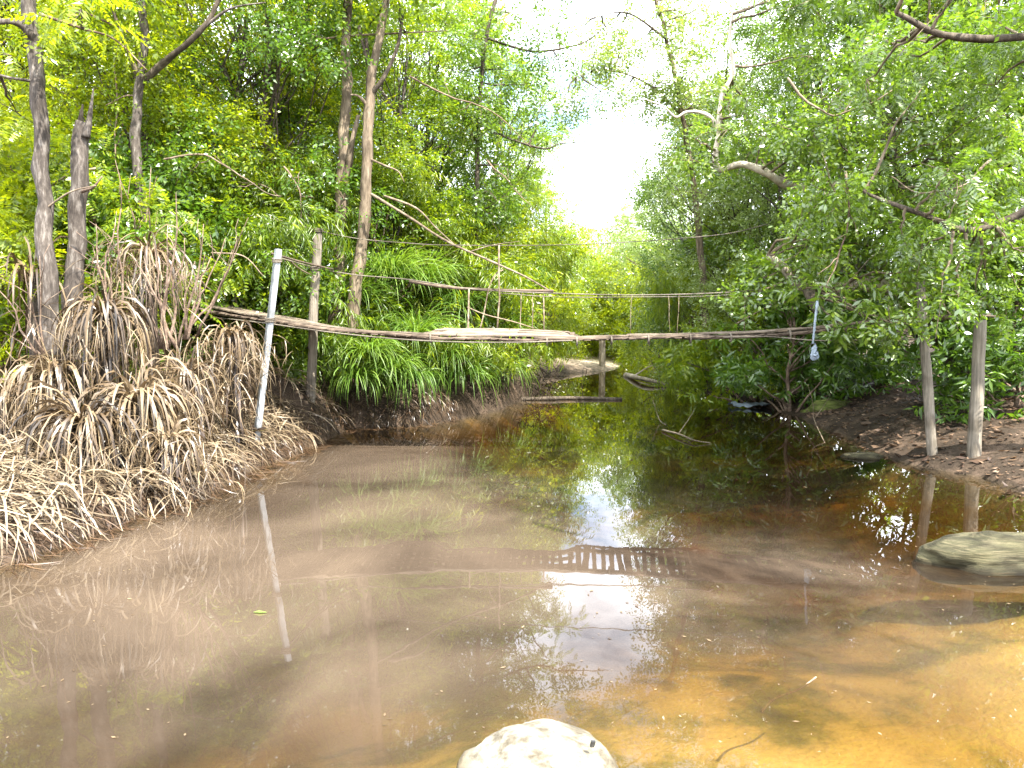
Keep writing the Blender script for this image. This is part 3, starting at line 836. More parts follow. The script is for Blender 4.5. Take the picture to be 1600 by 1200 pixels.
# overhanging branch against the sky gap, seen from the left tree tops
for k, (pts, lab) in enumerate((
    ([at(150, 262, 10.6), at(110, 272, 10.5), at(60, 300, 10.4)], 'thin bare branch crossing behind the snag'),
    ([at(180, 60, 11.5), at(182, 160, 11.5), at(176, 300, 11.4), at(180, 400, 11.4)], 'thin upright dead stem just left of the forked trunk'),
    ([at(255, 250, 11.0), at(330, 245, 11.2), at(395, 290, 11.4), at(440, 305, 11.6)], 'pale arching twig in the leaves right of the forked trunk'),
    ([at(440, 260, 12.0), at(465, 290, 12.0), at(470, 345, 12.0)], 'dead twig hanging in the leaves above the old wooden post'),
    ([at(640, 120, 13.2), at(700, 150, 13.2), at(770, 175, 13.4), at(830, 230, 13.6)], 'thin dark branch slanting down right of the tan trunks'),
    ([at(760, 250, 14.4), at(800, 290, 14.4), at(835, 330, 14.4)], 'short dark branch in the leaves left of the sky gap'),
    ([at(1230, 120, 9.9), at(1290, 180, 9.8), at(1350, 160, 9.8), at(1420, 130, 9.8)], 'pale bare twig among the bright leaves of the right bank'),
    ([at(1320, 270, 9.2), at(1330, 330, 9.1), at(1310, 400, 9.1), at(1290, 450, 9.1)], 'thin hanging vine stem above the plastic bag'),
    ([at(1545, 250, 8.6), at(1500, 290, 8.5), at(1440, 300, 8.5), at(1390, 280, 8.5)], 'bare brown branch low in the leaves at the right edge'))):
    P = smooth_path(pts, 6)
    P = [p + Vector((mnoise.noise(p * 3), 0, mnoise.noise(p * 3 + Vector((7, 0, 0))))) * .06 for p in P]
    root = empty('bare_branch', P[0], lab, 'branch', 'bare branches among the leaves')
    MB(P[0]).tube(P, taper(len(P), 0.016, 0.005), 6, 0.2).build('stem', M['twig_pale' if k in (0, 2, 6, 8) else 'twig'], root)
    for q in (len(P) // 3, len(P) // 2, 2 * len(P) // 3):
        e_ = P[q] + Vector((random.uniform(-.3, .3), random.uniform(-.1, .1), random.uniform(-.3, .35)))
        MB(P[0]).tube(wander(P[q], e_, 4, .1, 0, q + k), taper(5, .007, .003), 5).build('twig', M['twig'], root)
b = at(735, 330, 15.0)
b = Vector((b.x, 15.0, 0.9))
custom_tree('tree', b, 'thin dark tree leaning towards the sky gap with twigs drawn against the white sky', 'tree',
    [('trunk', [b, at(745, 330, 15.0), at(748, 200, 15.0), at(760, 60, 15.0), at(790, -60, 15.0), at(820, -200, 15.0)], 0.05, 0.03, 'bark_dark'),
     ('branch', [at(750, 195, 15.0), at(800, 218, 14.8), at(850, 232, 14.8), at(880, 224, 14.8), at(960, 220, 14.8)], 0.03, 0.005, 'bark_dark'),
     ('branch', [at(762, 60, 15.0), at(830, 80, 14.8), at(895, 72, 14.8), at(930, 55, 14.8), at(955, 25, 14.8)], 0.028, 0.006, 'bark_dark'),
     ('branch', [at(780, -30, 15.0), at(850, -50, 14.9), at(930, -90, 14.9)], 0.035, 0.01, 'bark_dark')],
    clumps_in(705, 800, 100, 380, 14.2, 14.9, 10, .4, 34, 91) + [(at(760, 150, 15), .6, 42), (at(790, 110, 15), .6, 40), (at(830, 130, 14.8), .45, 30), (at(840, 60, 14.8), .6, 44), (at(870, 90, 14.8), .4, 26), (at(800, 20, 15), .7, 46),
     (at(870, 40, 14.8), .4, 24), (at(820, 200, 14.9), .45, 28), (at(790, 260, 15), .5, 30), (at(770, 320, 15), .5, 30),
     (at(845, 165, 14.8), .3, 14), (at(740, 60, 15), .6, 40), (at(720, 110, 15), .6, 40)], 'simple', 'leaf_blue', seed=35, size=0.8)

# ------------------------------------------------------------------ the great leaning tree of the right bank
D = 11.8
b = Vector((colx(1520, D), D, 0.5))
big = custom_tree('leaning_tree', b, 'big leaning tree of the right bank with curved pale limb over the water', 'tree',
    [('trunk', [b, at(1490, 540, D), at(1440, 450, D), at(1420, 360, D), at(1400, 270, D), at(1386, 205, D), at(1400, 120, D + .3), at(1440, -60, D + .4), at(1460, -300, D + .5)], 0.20, 0.07, 'bark_dark'),
     ('limb', [at(1445, 455, D), at(1370, 442, D - .3), at(1300, 452, D - .6), at(1262, 450, D - .8), at(1225, 422, D - .9), at(1200, 398, D - 1.0)], 0.13, 0.05, 'bark_lit'),
     ('limb', [at(1405, 320, D), at(1300, 300, D + .2), at(1235, 290, D + .2), at(1196, 268, D), at(1160, 258, D), at(1124, 266, D), at(1118, 235, D), at(1122, 205, D), at(1108, 182, D), at(1075, 174, D), at(1055, 182, D), at(1035, 165, D), at(1008, 153, D)], 0.085, 0.006, 'bark_lit'),
     ('limb', [at(1122, 205, D), at(1128, 150, D), at(1145, 110, D), at(1140, 60, D), at(1150, -20, D)], 0.04, 0.02, 'bark_lit'),
     ('limb', [at(1388, 208, D), at(1405, 190, D - .3), at(1450, 182, D - .5), at(1490, 160, D - .6), at(1530, 110, D - .7)], 0.05, 0.02, 'bark_dark'),
     ('limb', [at(1360, 158, D - .4), at(1390, 146, D - .6), at(1412, 134, D - .7), at(1424, 120, D - .8)], 0.022, 0.045, 'bark_tan'),
     ('limb', [at(1340, 440, D - .2), at(1325, 380, D - .4), at(1335, 320, D - .5), at(1342, 290, D - .5)], 0.04, 0.015, 'bark_tan')],
    clumps_in(1110, 1220, 60, 250, 12.3, 13.4, 8, 0.42, 30, 51) + clumps_in(1230, 1420, -40, 330, 10.6, 12.4, 26, 0.5, 46, 52)
    + clumps_in(1380, 1640, -60, 420, 10.2, 12.2, 28, 0.5, 46, 53) + clumps_in(1200, 1450, 300, 430, 10.2, 11.8, 12, 0.42, 40, 54)
    + clumps_in(1150, 1300, 370, 470, 10.5, 11.5, 6, 0.3, 22, 55) + clumps_in(1250, 1660, -420, -60, 9.5, 12.5, 26, 0.55, 40, 56)
    + clumps_in(1290, 1660, 60, 470, 9.2, 11.6, 34, 0.5, 46, 57) + clumps_in(1060, 1230, 150, 300, 11.0, 11.7, 7, 0.22, 12, 58)
    + clumps_in(1290, 1430, 470, 520, 9.0, 9.5, 5, 0.24, 16, 59),
    ('simple', 'pinnate', 'simple', 'broad'), 'leaf_blue', seed=36, size=0.8, droop=0.5, bark='bark_tan')

D2 = 8.6
b = Vector((7.4, 8.0, 0.6))
near = custom_tree('tree', b, 'near leafy tree reaching in from the right edge above the two posts', 'tree',
    [('trunk', [b, (7.2, 8.0, 2.5), (6.9, 7.9, 4.2), (6.3, 7.6, 6.0), (5.6, 7.0, 7.6)], 0.16, 0.06, 'bark_dark'),
     ('limb', [(7.1, 8.0, 3.0), (6.2, 8.3, 3.3), at(1530, 360, D2), at(1430, 330, D2), at(1350, 300, D2 + .3)], 0.07, 0.015, 'bark_dark'),
     ('limb', [(6.9, 7.9, 4.2), (5.9, 7.6, 4.5), at(1500, 60, 7.6), at(1400, 20, 7.6)], 0.07, 0.02, 'bark_dark'),
     ('limb', [(6.3, 7.6, 6.0), (5.3, 6.2, 6.6), (4.2, 4.6, 7.0), (3.4, 3.2, 7.1)], 0.07, 0.02, 'bark_dark'),
     ('limb', [(6.3, 7.6, 6.0), (4.8, 7.8, 7.2), (3.2, 8.4, 8.0)], 0.07, 0.02, 'bark_dark')],
    clumps_in(1400, 1640, 250, 470, 8.0, 9.4, 14, 0.34, 30, 61) + clumps_in(1330, 1640, -40, 260, 7.4, 9.4, 14, 0.40, 32, 62)
    + clumps_in(1480, 1620, 430, 540, 8.6, 9.2, 4, 0.22, 14, 63)
    + [((random.Random(i).uniform(3.2, 7.0), random.Random(i + 50).uniform(1.5, 7.5), random.Random(i + 90).uniform(5.4, 8.2)), 0.6, 34) for i in range(22)],
    ('pinnate', 'simple', 'pinnate'), 'leaf_blue', seed=37, size=0.72, droop=0.5, bark='bark_tan')

b = Vector((colx(1105, 17.5), 17.5, 0.4))
custom_tree('tree', b, 'slender pale-leaved tree arching over the river across the top of the sky gap', 'tree',
    [('trunk', [b, at(1100, 450, 17.3), at(1085, 300, 17.0), at(1060, 150, 16.6), at(1030, 20, 16.2), at(985, -90, 15.8)], 0.10, 0.02, 'bark_tan'),
     ('branch', [at(1066, 180, 16.7), at(1010, 130, 16.4), at(950, 110, 16.2), at(900, 120, 16.0)], 0.03, 0.006, 'bark_tan'),
     ('branch', [at(1040, 60, 16.3), at(980, 20, 16.0), at(920, 30, 15.8)], 0.03, 0.006, 'bark_tan')],
    clumps_in(875, 1080, 85, 185, 15.6, 16.8, 12, 0.38, 28, 71) + clumps_in(930, 1120, -25, 90, 15.6, 16.8, 8, 0.42, 26, 72) + clumps_in(1000, 1140, -10, 150, 15.8, 17, 12, 0.42, 36, 75) + clumps_in(890, 990, 20, 90, 15.6, 16.4, 4, 0.35, 22, 76) + clumps_in(1000, 1120, 150, 330, 16, 17.4, 10, 0.45, 34, 73), 'simple', 'leaf_pale', seed=38, size=0.8, bark='bark_tan')

# ------------------------------------------------------------------ ribbons (strap leaves)
def ribbons(P, D, L, W, droop, segs=6, ground=False, r=None, lift=0.012, curl=0.3):
    P = np.array(P, float); D = np.array(D, float); n_ = len(P)
    L = np.broadcast_to(L, n_); W = np.broadcast_to(W, n_); droop = np.broadcast_to(droop, n_)
    D = D / (np.linalg.norm(D, axis=1, keepdims=True) + 1e-9)
    side0 = np.cross(D, np.array([0, 0, 1.0])) + r.normal(0, 0.25, (n_, 3))
    p = P.copy(); V = []
    sw = r.normal(0, curl, n_)
    d = D.copy()
    for i in range(segs + 1):
        t = i / segs
        side = side0 - d * (side0 * d).sum(1, keepdims=True)
        side /= np.linalg.norm(side, axis=1, keepdims=True) + 1e-9
        w = W * (0.7 + 0.3 * min(1, t * 4)) * (1 - t ** 2.5 * 0.93) / 2
        a, b_ = p - side * w[:, None], p + side * w[:, None]
        if ground:
            h = height(p[:, 0], p[:, 1]) + lift
            h = np.maximum(h, 0.006)
            dz = np.maximum(h - p[:, 2], 0)
            a[:, 2] += dz; b_[:, 2] += dz; p[:, 2] += dz
        V.append(a); V.append(b_)
        d = d + np.stack([np.zeros(n_), np.zeros(n_), -droop * (0.4 + t) / segs * 2.2], 1) + side * (sw / segs)[:, None]
        d /= np.linalg.norm(d, axis=1, keepdims=True) + 1e-9
        p = p + d * (L / segs)[:, None]
    V = np.stack(V, 1)                      # n, 2(segs+1), 3
    k = 2 * (segs + 1)
    base = (np.arange(n_) * k)[:, None]
    Fs = [base + np.array([[2 * i, 2 * i + 1, 2 * i + 3, 2 * i + 2]]) for i in range(segs)]
    return V.reshape(-1, 3), np.concatenate(Fs, 0)

def tuft(name, loc, label, cat, group, n_, L, W, droop, mat, seed, up=1.0, spread=0.12, ground=False, parts=0, cone=1.0):
    r = np.random.default_rng(seed)
    root = empty(name, loc, label, cat, group)
    def mk(k):
        a = r.uniform(0, 2 * math.pi, k)
        P = np.stack([np.cos(a), np.sin(a), np.zeros(k)], 1) * (r.random(k) * spread)[:, None]
        D = np.stack([np.cos(a) * cone, np.sin(a) * cone, up * r.uniform(0.4, 1.6, k)], 1) + r.normal(0, .2 if cone == 1.0 else .28, (k, 3))
        return P, D
    P, D = mk(n_)
    V, Fc = ribbons(P, D, L * r.uniform(.6, 1.2, n_), W * r.uniform(.7, 1.2, n_), droop * r.uniform(.6, 1.4, n_), 7, False, r)
    tag(link('leaves', np_mesh('leaves', V, Fc, True), M[mat], root), kind='stuff')
    if parts:
        protos_ = []
        for k in range(4):
            v, f = ribbons(np.zeros((1, 3)), np.array([[1.0, 0, up * (0.7 + .25 * k)]]), L * 1.05, W * 1.05, droop, 7, False, r)
            me = np_mesh('leaf', v, f, True); me.materials.append(M[mat]); protos_.append(me)
        for k in range(parts):
            o = bpy.data.objects.new('leaf', protos_[k % 4]); COL.objects.link(o); o.parent = root
            o.rotation_euler = (0, 0, k * 2.4 + random.random()); s = random.uniform(.8, 1.15); o.scale = (s, s, s)
            o.location = (random.uniform(-.04, .04), random.uniform(-.04, .04), random.uniform(-.02, .04))
    return root

# ---- dead screw pines / palms on the left bank
GD = 'withered screw pines on the left bank'
dead = [
    # px, py(top), d, stem height, n, L, W, droop, parts, label
    (160, 492, 8.2, 0.75, 190, 0.85, 0.016, 4.2, 26, 'tall withered screw pine with a pointed cap of hanging pale leaves, below the snag'),
    (362, 524, 9.5, 0.55, 110, 0.70, 0.015, 4.4, 20, 'withered screw pine with leaves hanging like a curtain, left of the metal post'),
    (88, 585, 8.0, 0.40, 170, 0.80, 0.018, 3.4, 16, 'brown withered screw pine under the rough grey trunk'),
    (232, 398, 9.6, 1.10, 110, 1.10, 0.015, 4.2, 12, 'tallest dead screw pine, its long leaves hanging behind the bare stems'),
    (215, 628, 7.9, 0.45, 230, 0.90, 0.019, 3.2, 26, 'large sagging dead screw pine in the middle of the straw mound'),
    (292, 585, 8.9, 0.40, 150, 0.70, 0.016, 3.0, 12, 'tangled dead screw pine between the central one and the curtain of leaves'),
    (128, 662, 7.4, 0.35, 200, 0.8, 0.017, 3.0, 14, 'low dead screw pine at the left front of the straw mound'),
    (262, 690, 7.6, 0.30, 110, 0.55, 0.016, 3.2, 8, 'low dead screw pine whose leaves sweep down to the water, front right of the mound'),
    (20, 620, 8.2, 0.35, 150, 0.8, 0.018, 3.0, 8, 'dead screw pine cut by the left edge of the photo'),
    (50, 440, 9.2, 0.9, 50, 1.0, 0.020, 2.5, 8, 'sparse dead screw pine with arching straps left of the rough grey trunk'),
]
for i, (px, py, d, sh, n_, L, W, dr, parts, lab) in enumerate(dead):
    n_ = int(n_ * .72); W = W * 1.55
    top = at(px, py, d)
    root = tuft('dead_screw_pine', top, lab, 'dead plant', GD, n_, L, W, dr, 'dead', 300 + i, up=1.3, spread=0.13, parts=parts, cone=0.55)
    # skirt of older, darker leaves lower on the stem, and the stem
    r = np.random.default_rng(400 + i)
    g = hgt(top.x, top.y)
    hh = max(0.15, top.z - g)
    k = int(n_ * 0.9)
    a = r.uniform(0, 6.28, k)
    z = -hh * r.random(k) * 0.85
    P = np.stack([np.cos(a) * .08, np.sin(a) * .08, z], 1)
    Dr = np.stack([np.cos(a), np.sin(a), r.uniform(-.8, 0.9, k)], 1) + r.normal(0, .3, (k, 3))
    V, Fc = ribbons(P, Dr, L * r.uniform(.5, 1.0, k), W, dr * r.uniform(.8, 1.4, k), 6, False, r)
    V[:, 2] = np.maximum(V[:, 2], height(V[:, 0] + top.x, V[:, 1] + top.y) - top.z + 0.02)
    tag(link('old_leaves', np_mesh('old_leaves', V, Fc, True), M['dead_wet_shaded' if i % 2 else 'dead'], root), kind='stuff')
    MB(top).tube([top + Vector((0, 0, .05)), top + Vector((.02, 0, -hh * .5)), top + Vector((0, .02, -hh - .1))], [0.05, 0.07, 0.10], 9, 0.3).build('stem', M['bark_dark'], root)

# ---- straw of fallen leaves covering the left bank
r = np.random.default_rng(5)
N = 8500
x = r.uniform(-9.5, -2.2, N * 2); y = r.uniform(4.2, 12.0, N * 2)
s = sdist(x, y)
ok = (s > 0.10 + .12 * r.random(len(s))) & (s < 3.2) & ((x < -3.3) | (r.random(len(s)) < .6)) & (y < 11.6) & (x < -0.02 * y + 0.8)
x, y, s = x[ok][:N], y[ok][:N], s[ok][:N]
h = height(x, y)
e = 0.05
gxn = (sdist(x + e, y) - s) / e; gyn = (sdist(x, y + e) - s) / e
sw = r.normal(0, 0.9, len(x))
dx = -gxn * np.cos(sw) + gyn * np.sin(sw); dy = -gyn * np.cos(sw) - gxn * np.sin(sw)
V, Fc = ribbons(np.stack([x, y, h + r.random(len(x)) * 0.10], 1), np.stack([dx, dy, r.uniform(-.1, .55, len(x))], 1),
                r.uniform(.2, .8, len(x)), r.uniform(.010, .027, len(x)), r.uniform(.5, 1.2, len(x)), 5, True, r, 0.015, 0.9)
tag(link('fallen_straw', np_mesh('fallen_straw', V, Fc, True), M['dead_pale']), 'pale straw of fallen dead leaves covering the left bank', 'straw', kind='stuff')
# tangle of broken leaves heaped between the dead plants
r = np.random.default_rng(15)
N = 3600
cx = r.integers(0, 9, N)
cen = np.array([[at(px, py, d).x, d, at(px, py, d).z] for px, py, d, *_ in dead[:9]])[cx]
P = cen + r.normal(0, 1, (N, 3)) * np.array([.28, .3, .15]) - np.array([0, 0, .22])
P[:, 2] = np.maximum(P[:, 2], height(P[:, 0], P[:, 1]) + .03)
V, Fc = ribbons(P, r.normal(0, 1, (N, 3)) * np.array([1, 1, .8]) + np.array([0, -.3, 0]), r.uniform(.2, .6, N), r.uniform(.006, .013, N), r.uniform(.5, 3.0, N), 6, True, r, 0.02, 0.9)
tag(link('tangled_straw', np_mesh('tangled_straw', V, Fc, True), M['dead']), 'tangle of broken dead leaves heaped between the withered screw pines', 'straw', kind='stuff')
# wet brown fringe, also painting the dark band under the overhanging bank
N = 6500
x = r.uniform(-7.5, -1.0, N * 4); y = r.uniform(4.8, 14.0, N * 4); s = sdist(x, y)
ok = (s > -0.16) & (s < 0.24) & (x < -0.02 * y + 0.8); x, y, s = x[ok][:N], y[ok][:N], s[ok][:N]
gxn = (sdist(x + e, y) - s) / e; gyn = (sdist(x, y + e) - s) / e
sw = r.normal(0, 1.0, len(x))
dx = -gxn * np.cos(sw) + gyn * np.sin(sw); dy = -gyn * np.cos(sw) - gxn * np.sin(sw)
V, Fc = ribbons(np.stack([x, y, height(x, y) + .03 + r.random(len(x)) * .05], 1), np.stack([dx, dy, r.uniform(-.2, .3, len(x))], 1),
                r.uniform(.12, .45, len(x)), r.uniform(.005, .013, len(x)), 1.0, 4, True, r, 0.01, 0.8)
tag(link('wet_straw', np_mesh('wet_straw', V, Fc, True), M['dead_wet_shaded']), 'wet straw fringe along the left waterline, darkened for the shade of the bank', 'straw', kind='stuff')

# ---- bare stems standing in the dead plants
def bare(base_px, base_py, d, tips, label, r0=0.016, mat='twig', group='bare leafless shrubs on the left bank'):
    b = at(base_px, base_py, d)
    root = empty('bare_shrub', b, label, 'leafless shrub', group)
    for i, (tx, ty) in enumerate(tips):
        e_ = at(tx, ty, d + random.uniform(-.35, .35))
        st = b + Vector((random.uniform(-.12, .12), random.uniform(-.1, .1), 0))
        mb = MB(b)
        P = wander(st, e_, 8, 0.05, 0, int(tx + ty))
        mb.tube(P, taper(9, r0 * random.uniform(.7, 1.2), 0.004), 6)
        for k in (4, 6):
            q = P[k] + Vector((random.uniform(-.3, .3), random.uniform(-.2, .2), random.uniform(.15, .4)))
            mb.tube(wander(P[k], q, 3, 0.06, 0, k + i), taper(4, 0.006, 0.003), 4)
        mb.build('stem', M[mat], root)
bare(262, 545, 8.9, [(240, 380), (262, 352), (288, 372), (222, 420), (300, 430), (205, 395), (275, 300)], 'bunch of reddish bare stems rising from the middle of the straw mound', 0.022)
bare(290, 530, 9.2, [(330, 400), (352, 372), (376, 375), (318, 350), (388, 340)], 'bare stems slanting right towards the metal post', 0.018)
bare(60, 560, 8.6, [(20, 470), (38, 420), (8, 520), (62, 400), (-10, 440)], 'bare crooked stems at the left edge of the photo')
bare(170, 520, 9.0, [(168, 380), (182, 330), (150, 350), (186, 270)], 'bare upright stems between the snag and the tallest dead screw pine', 0.018)
bare(130, 560, 8.0, [(60, 560), (0, 620), (110, 520), (118, 522)], 'bent bare stick arching low over the left of the straw mound', 0.014, 'twig_pale')
bare(232, 500, 10.6, [(228, 300), (236, 262), (180, 250), (246, 330)], 'thin dark saplings below the forked trunk', 0.022)

# ---- green sedge and grass on the left bank beyond the bridge
GG = 'sedge tufts on the left bank beyond the bridge'
sed = [
    (575, 552, 12.4, 0.95, 1.5, 260, 'bright sedge fountain leaning over the water below the deck'),
    (545, 470, 13.0, 1.3, 1.2, 240, 'tall sedge at the foot of the pair of tan trunks'),
    (610, 430, 13.4, 1.3, 1.3, 260, 'tall yellow-tipped sedge right of the tan trunks, above the deck'),
    (660, 440, 13.9, 1.3, 1.5, 260, 'arching sedge above the deck where the rail pole begins'),
    (650, 520, 13.2, 1.2, 1.7, 240, 'sedge drooping behind the deck left of the raised panel'),
    (715, 480, 14.6, 1.3, 1.6, 240, 'sedge behind the hanging rail sticks'),
    (780, 520, 16.0, 1.3, 1.6, 220, 'sedge above the bank behind the raised deck panel'),
    (700, 560, 14.2, 1.1, 1.7, 220, 'shaded sedge hanging over the root-covered bank'),
    (450, 430, 12.6, 1.1, 1.3, 160, 'fine grass tuft between the metal post and the wooden post'),
    (615, 575, 12.7, 0.9, 1.6, 180, 'dark sedge just right of the bright fountain'),
    (500, 540, 12.6, 0.9, 1.5, 150, 'small sedge just right of the wooden post under the deck'),
    (560, 590, 12.5, 1.0, 2.6, 150, 'dark sedge hanging over the edge of the undercut bank right of the wooden post'),
    (640, 590, 13.1, 1.0, 2.6, 150, 'shaded sedge trailing over the roots below the bright fountain'),
    (720, 585, 14.3, 1.1, 2.6, 150, 'shaded sedge trailing over the bank below the hanging rail sticks'),
    (790, 575, 16.5, 1.2, 2.4, 150, 'shaded sedge trailing over the bank near the left end of the far log'),
    (440, 585, 12.3, 1.0, 2.2, 130, 'dark sedge between the feet of the metal post and the wooden post'),
]
for i, (px, py, d, L, dr, n_, lab) in enumerate(sed):
    tuft('sedge', at(px, py, d), lab, 'sedge', GG, n_, L * .8, 0.018, dr * 0.8, 'grass', 500 + i, up=1.2, spread=0.22)
tuft('sedge', at(1125, 585, 17.0), 'small light green tuft by the dark bank of the right side', 'sedge', None, 120, 0.7, 0.02, 1.2, 'grass', 530, up=1.0, spread=.3)

# ------------------------------------------------------------------ roots on the undercut bank
r = random.Random(9)
mb = MB()
for i in range(230):
    px = r.uniform(470, 860); 
    # between bank top and waterline
    t = (px - 470) / 390
    d = 12.6 + t * t * 9 + r.uniform(-.2, .5)
    y0 = 600 + r.uniform(-35, 25) - t * 25
    a_ = at(px, y0, d)
    x1 = px + r.uniform(-50, 60)
    b_ = gnd(x1, 672 - t * 50 + r.uniform(-6, 6), 0.02)
    mb.tube(wander(a_, b_, 7, 0.16, 0.12 * r.random(), i), taper(8, r.uniform(.006, .017), .004), 5, cap=False)
tag(mb.build('roots', M['root']), 'tangle of thin roots hanging down the shaded undercut bank', 'roots', kind='stuff')
def branch_thing(name, label, cat, main, r0, r1, mat, subs=(), group=None):
    P = smooth_path(main, 5)
    root = empty(name, P[0], label, cat, group)
    MB(P[0]).tube(P, taper(len(P), r0, r1), 8, 0.15).build('stem', M[mat], root)
    for q, a0, a1 in subs:
        Q = smooth_path(q, 4)
        MB(P[0]).tube(Q, taper(len(Q), a0, a1), 6, 0.1).build('twig', M[mat], root)
    return root
branch_thing('fallen_branch', 'long thin pale branch slanting down from the tan trunks to the rail rope', 'branch',
    [at(580, 303, 12.2), at(640, 340, 12.1), at(700, 378, 12.0), at(760, 405, 11.8), at(820, 432, 11.7), at(862, 456, 11.6)], 0.022, 0.012, 'twig_pale',
    [([at(600, 306, 12.2), at(650, 325, 12.1), at(680, 355, 12.1), at(712, 384, 12.0)], .018, .010), ([at(735, 393, 11.9), at(770, 383, 11.9), at(812, 377, 11.9)], .01, .005)])
branch_thing('fallen_branch', 'crooked pale branch at mid height left of the wooden post', 'branch',
    [at(335, 275, 12.6), at(370, 285, 12.5), at(405, 288, 12.4), at(428, 300, 12.4), at(445, 320, 12.4)], 0.02, 0.008, 'twig_pale')
branch_thing('fallen_branch', 'grey weathered branch lying over the straw left of the metal post', 'branch',
    [at(330, 395, 10.8), at(380, 400, 10.8), at(412, 432, 10.7)], 0.012, 0.006, 'twig_pale')
branch_thing('fallen_branch', 'pale dead twigs in the water right of the far log', 'branch',
    [gnd(1035, 672, .02), gnd(1060, 678, .05), gnd(1085, 688, .04), gnd(1110, 692, .01)], 0.018, 0.006, 'twig_pale',
    [([gnd(1060, 678, .05), at(1076, 655, 12.6), at(1085, 640, 12.8)], .008, .003), ([gnd(1040, 664, .03), at(1030, 655, 13.6), at(1020, 625, 13.8)], .008, .003)])
branch_thing('fallen_branch', 'thin forked twig rising from the shallows below the mossy mound', 'branch',
    [gnd(1290, 695, -.02), at(1272, 655, 12.2), at(1270, 630, 12.2), at(1262, 600, 12.2)], 0.008, 0.003, 'twig_pale',
    [([at(1272, 655, 12.2), at(1290, 630, 12.2), at(1300, 612, 12.2)], .005, .002)])
branch_thing('driftwood', 'pale bare driftwood lying at the far waterline right of the short post', 'driftwood',
    [gnd(978, 586, .03), gnd(1005, 592, .12), gnd(1040, 600, .06)], 0.09, 0.035, 'bark_pale',
    [([gnd(990, 588, .08), at(1010, 575, 25), at(1030, 566, 25)], .03, .01), ([gnd(1040, 600, .06), at(1060, 590, 22), at(1100, 568, 22)], .03, .01)])
branch_thing('floating_log', 'long dark log floating across the far water below the short post', 'log',
    [gnd(800, 624, .02), gnd(850, 623, .03), gnd(900, 622, .03), gnd(972, 624, .01)], 0.05, 0.04, 'bark_dark')
branch_thing('bank_log', 'weathered log lying on the left bank under the left end of the deck', 'log',
    [at(255, 508, 12.6), at(320, 524, 12.5), at(388, 538, 12.4)], 0.05, 0.04, 'bark_pale')
branch_thing('submerged_stick', 'pale stick lying under the shallow water right of the boulder', 'stick',
    [gnd(1190, 1112, -.015), gnd(1210, 1092, -.01), gnd(1250, 1076, -.008), gnd(1275, 1058, .004)], 0.007, 0.005, 'twig_pale')
# prop stick in the far rail
# ------------------------------------------------------------------ posts
def square_post(name, label, base, top, w, dpt, mat, cat='post', group=None, rounded=False, extra=None):
    base, top = Vector(base), Vector(top)
    root = empty(name, base, label, cat, group)
    Z = (top - base).normalized(); X = Vector((1, 0.25, 0)); X = (X - Z * X.dot(Z)).normalized(); Y = Z.cross(X)
    if rounded:
        P = wander(base - Z * .5, top, 10, 0.006, 0, int(base.x * 10))
        MB(base).tube(P, taper(11, w * .52, w * .42), 12, 0.10).build('shaft', M[mat], root)
    else:
        bm = bmesh.new()
        L = (top - base).length + .5
        bmesh.ops.create_cube(bm, size=1)
        bmesh.ops.scale(bm, vec=(w, dpt, L), verts=bm.verts)
        bmesh.ops.bevel(bm, geom=bm.edges[:], offset=0.008, segments=2, affect='EDGES')
        me = bpy.data.meshes.new('shaft')
        bm.to_mesh(me); bm.free()
        o = link('shaft', me, M[mat], root)
        o.location = Z * ((L / 2) - .5)
        o.rotation_euler = Z.to_track_quat('Z', 'Y').to_euler()
        o.rotation_euler.rotate_axis('Z', R(38 if mat == 'steel' else 15))
    for k in range(5):      # clods heaped round the foot
        a_ = k * 1.3 + base.x
        bm = bmesh.new(); bmesh.ops.create_icosphere(bm, subdivisions=2, radius=1)
        for v in bm.verts: v.co += v.co.normalized() * mnoise.noise(v.co * 2 + Vector((k, base.x, 0))) * .5
        me = bpy.data.meshes.new('earth_clod'); bm.to_mesh(me); bm.free()
        if name != 'short_post':
            o = link('earth_clod', me, M['earth']); o.location = base + Vector((math.cos(a_) * w * .8, math.sin(a_) * w * .8, -.02)); o.scale = (w * .5, w * .45, w * .3)
            o.parent = root; o.location = Vector(o.location) - base
    if extra: extra(root, base, Z)
    return root
def lash(root, base, pts_r, mat='rope', nm='lashing'):
    for c, rad in pts_r:
        mb = MB(base)
        for k in range(3):
            ring = [Vector(c) + Vector((math.cos(a) * rad, math.sin(a) * rad, 0.02 * k + .01 * math.sin(a))) for a in [i * 2 * math.pi / 12 for i in range(13)]]
            mb.tube(ring, 0.008, 5, cap=False)
        mb.build(nm, M[mat], root)
sb = at(403, 668, 9.95)
st = at(435, 389, 9.95)
square_post('metal_post', 'leaning grey galvanised metal post at the left end of the bridge', sb, st, 0.088, 0.07, 'steel',
            extra=lambda ro, b_, Z: lash(ro, b_, [(b_ + Z * (st - sb).length * .60, .062), (b_ + Z * (st - sb).length * .93, .06)]))
wb, wt = at(482, 655, 11.75), at(497, 357, 11.75)
square_post('wooden_post', 'weathered wooden post standing behind the deck next to the metal post', wb, wt, 0.15, 0.15, 'post', rounded=True,
            extra=lambda ro, b_, Z: lash(ro, b_, [(b_ + Z * (wt - wb).length * .79, .085), (b_ + Z * (wt - wb).length * .985, .08)]))
rb_, rt_ = at(1458, 724, 9.6), at(1438, 440, 9.6)
square_post('wooden_post', 'dark wooden post on the right bank where the deck ends, left of the pale one', rb_, rt_, 0.125, 0.125, 'post', rounded=True)
pb, pt = at(1521, 733, 9.3), at(1532, 500, 9.3)
square_post('wooden_post', 'pale wooden post nearest the right edge, leaves hanging over its top', pb, pt, 0.16, 0.16, 'post', rounded=True)
mb_, mt_ = gnd(941, 577), at(941, 531, gnd(941, 577).y)
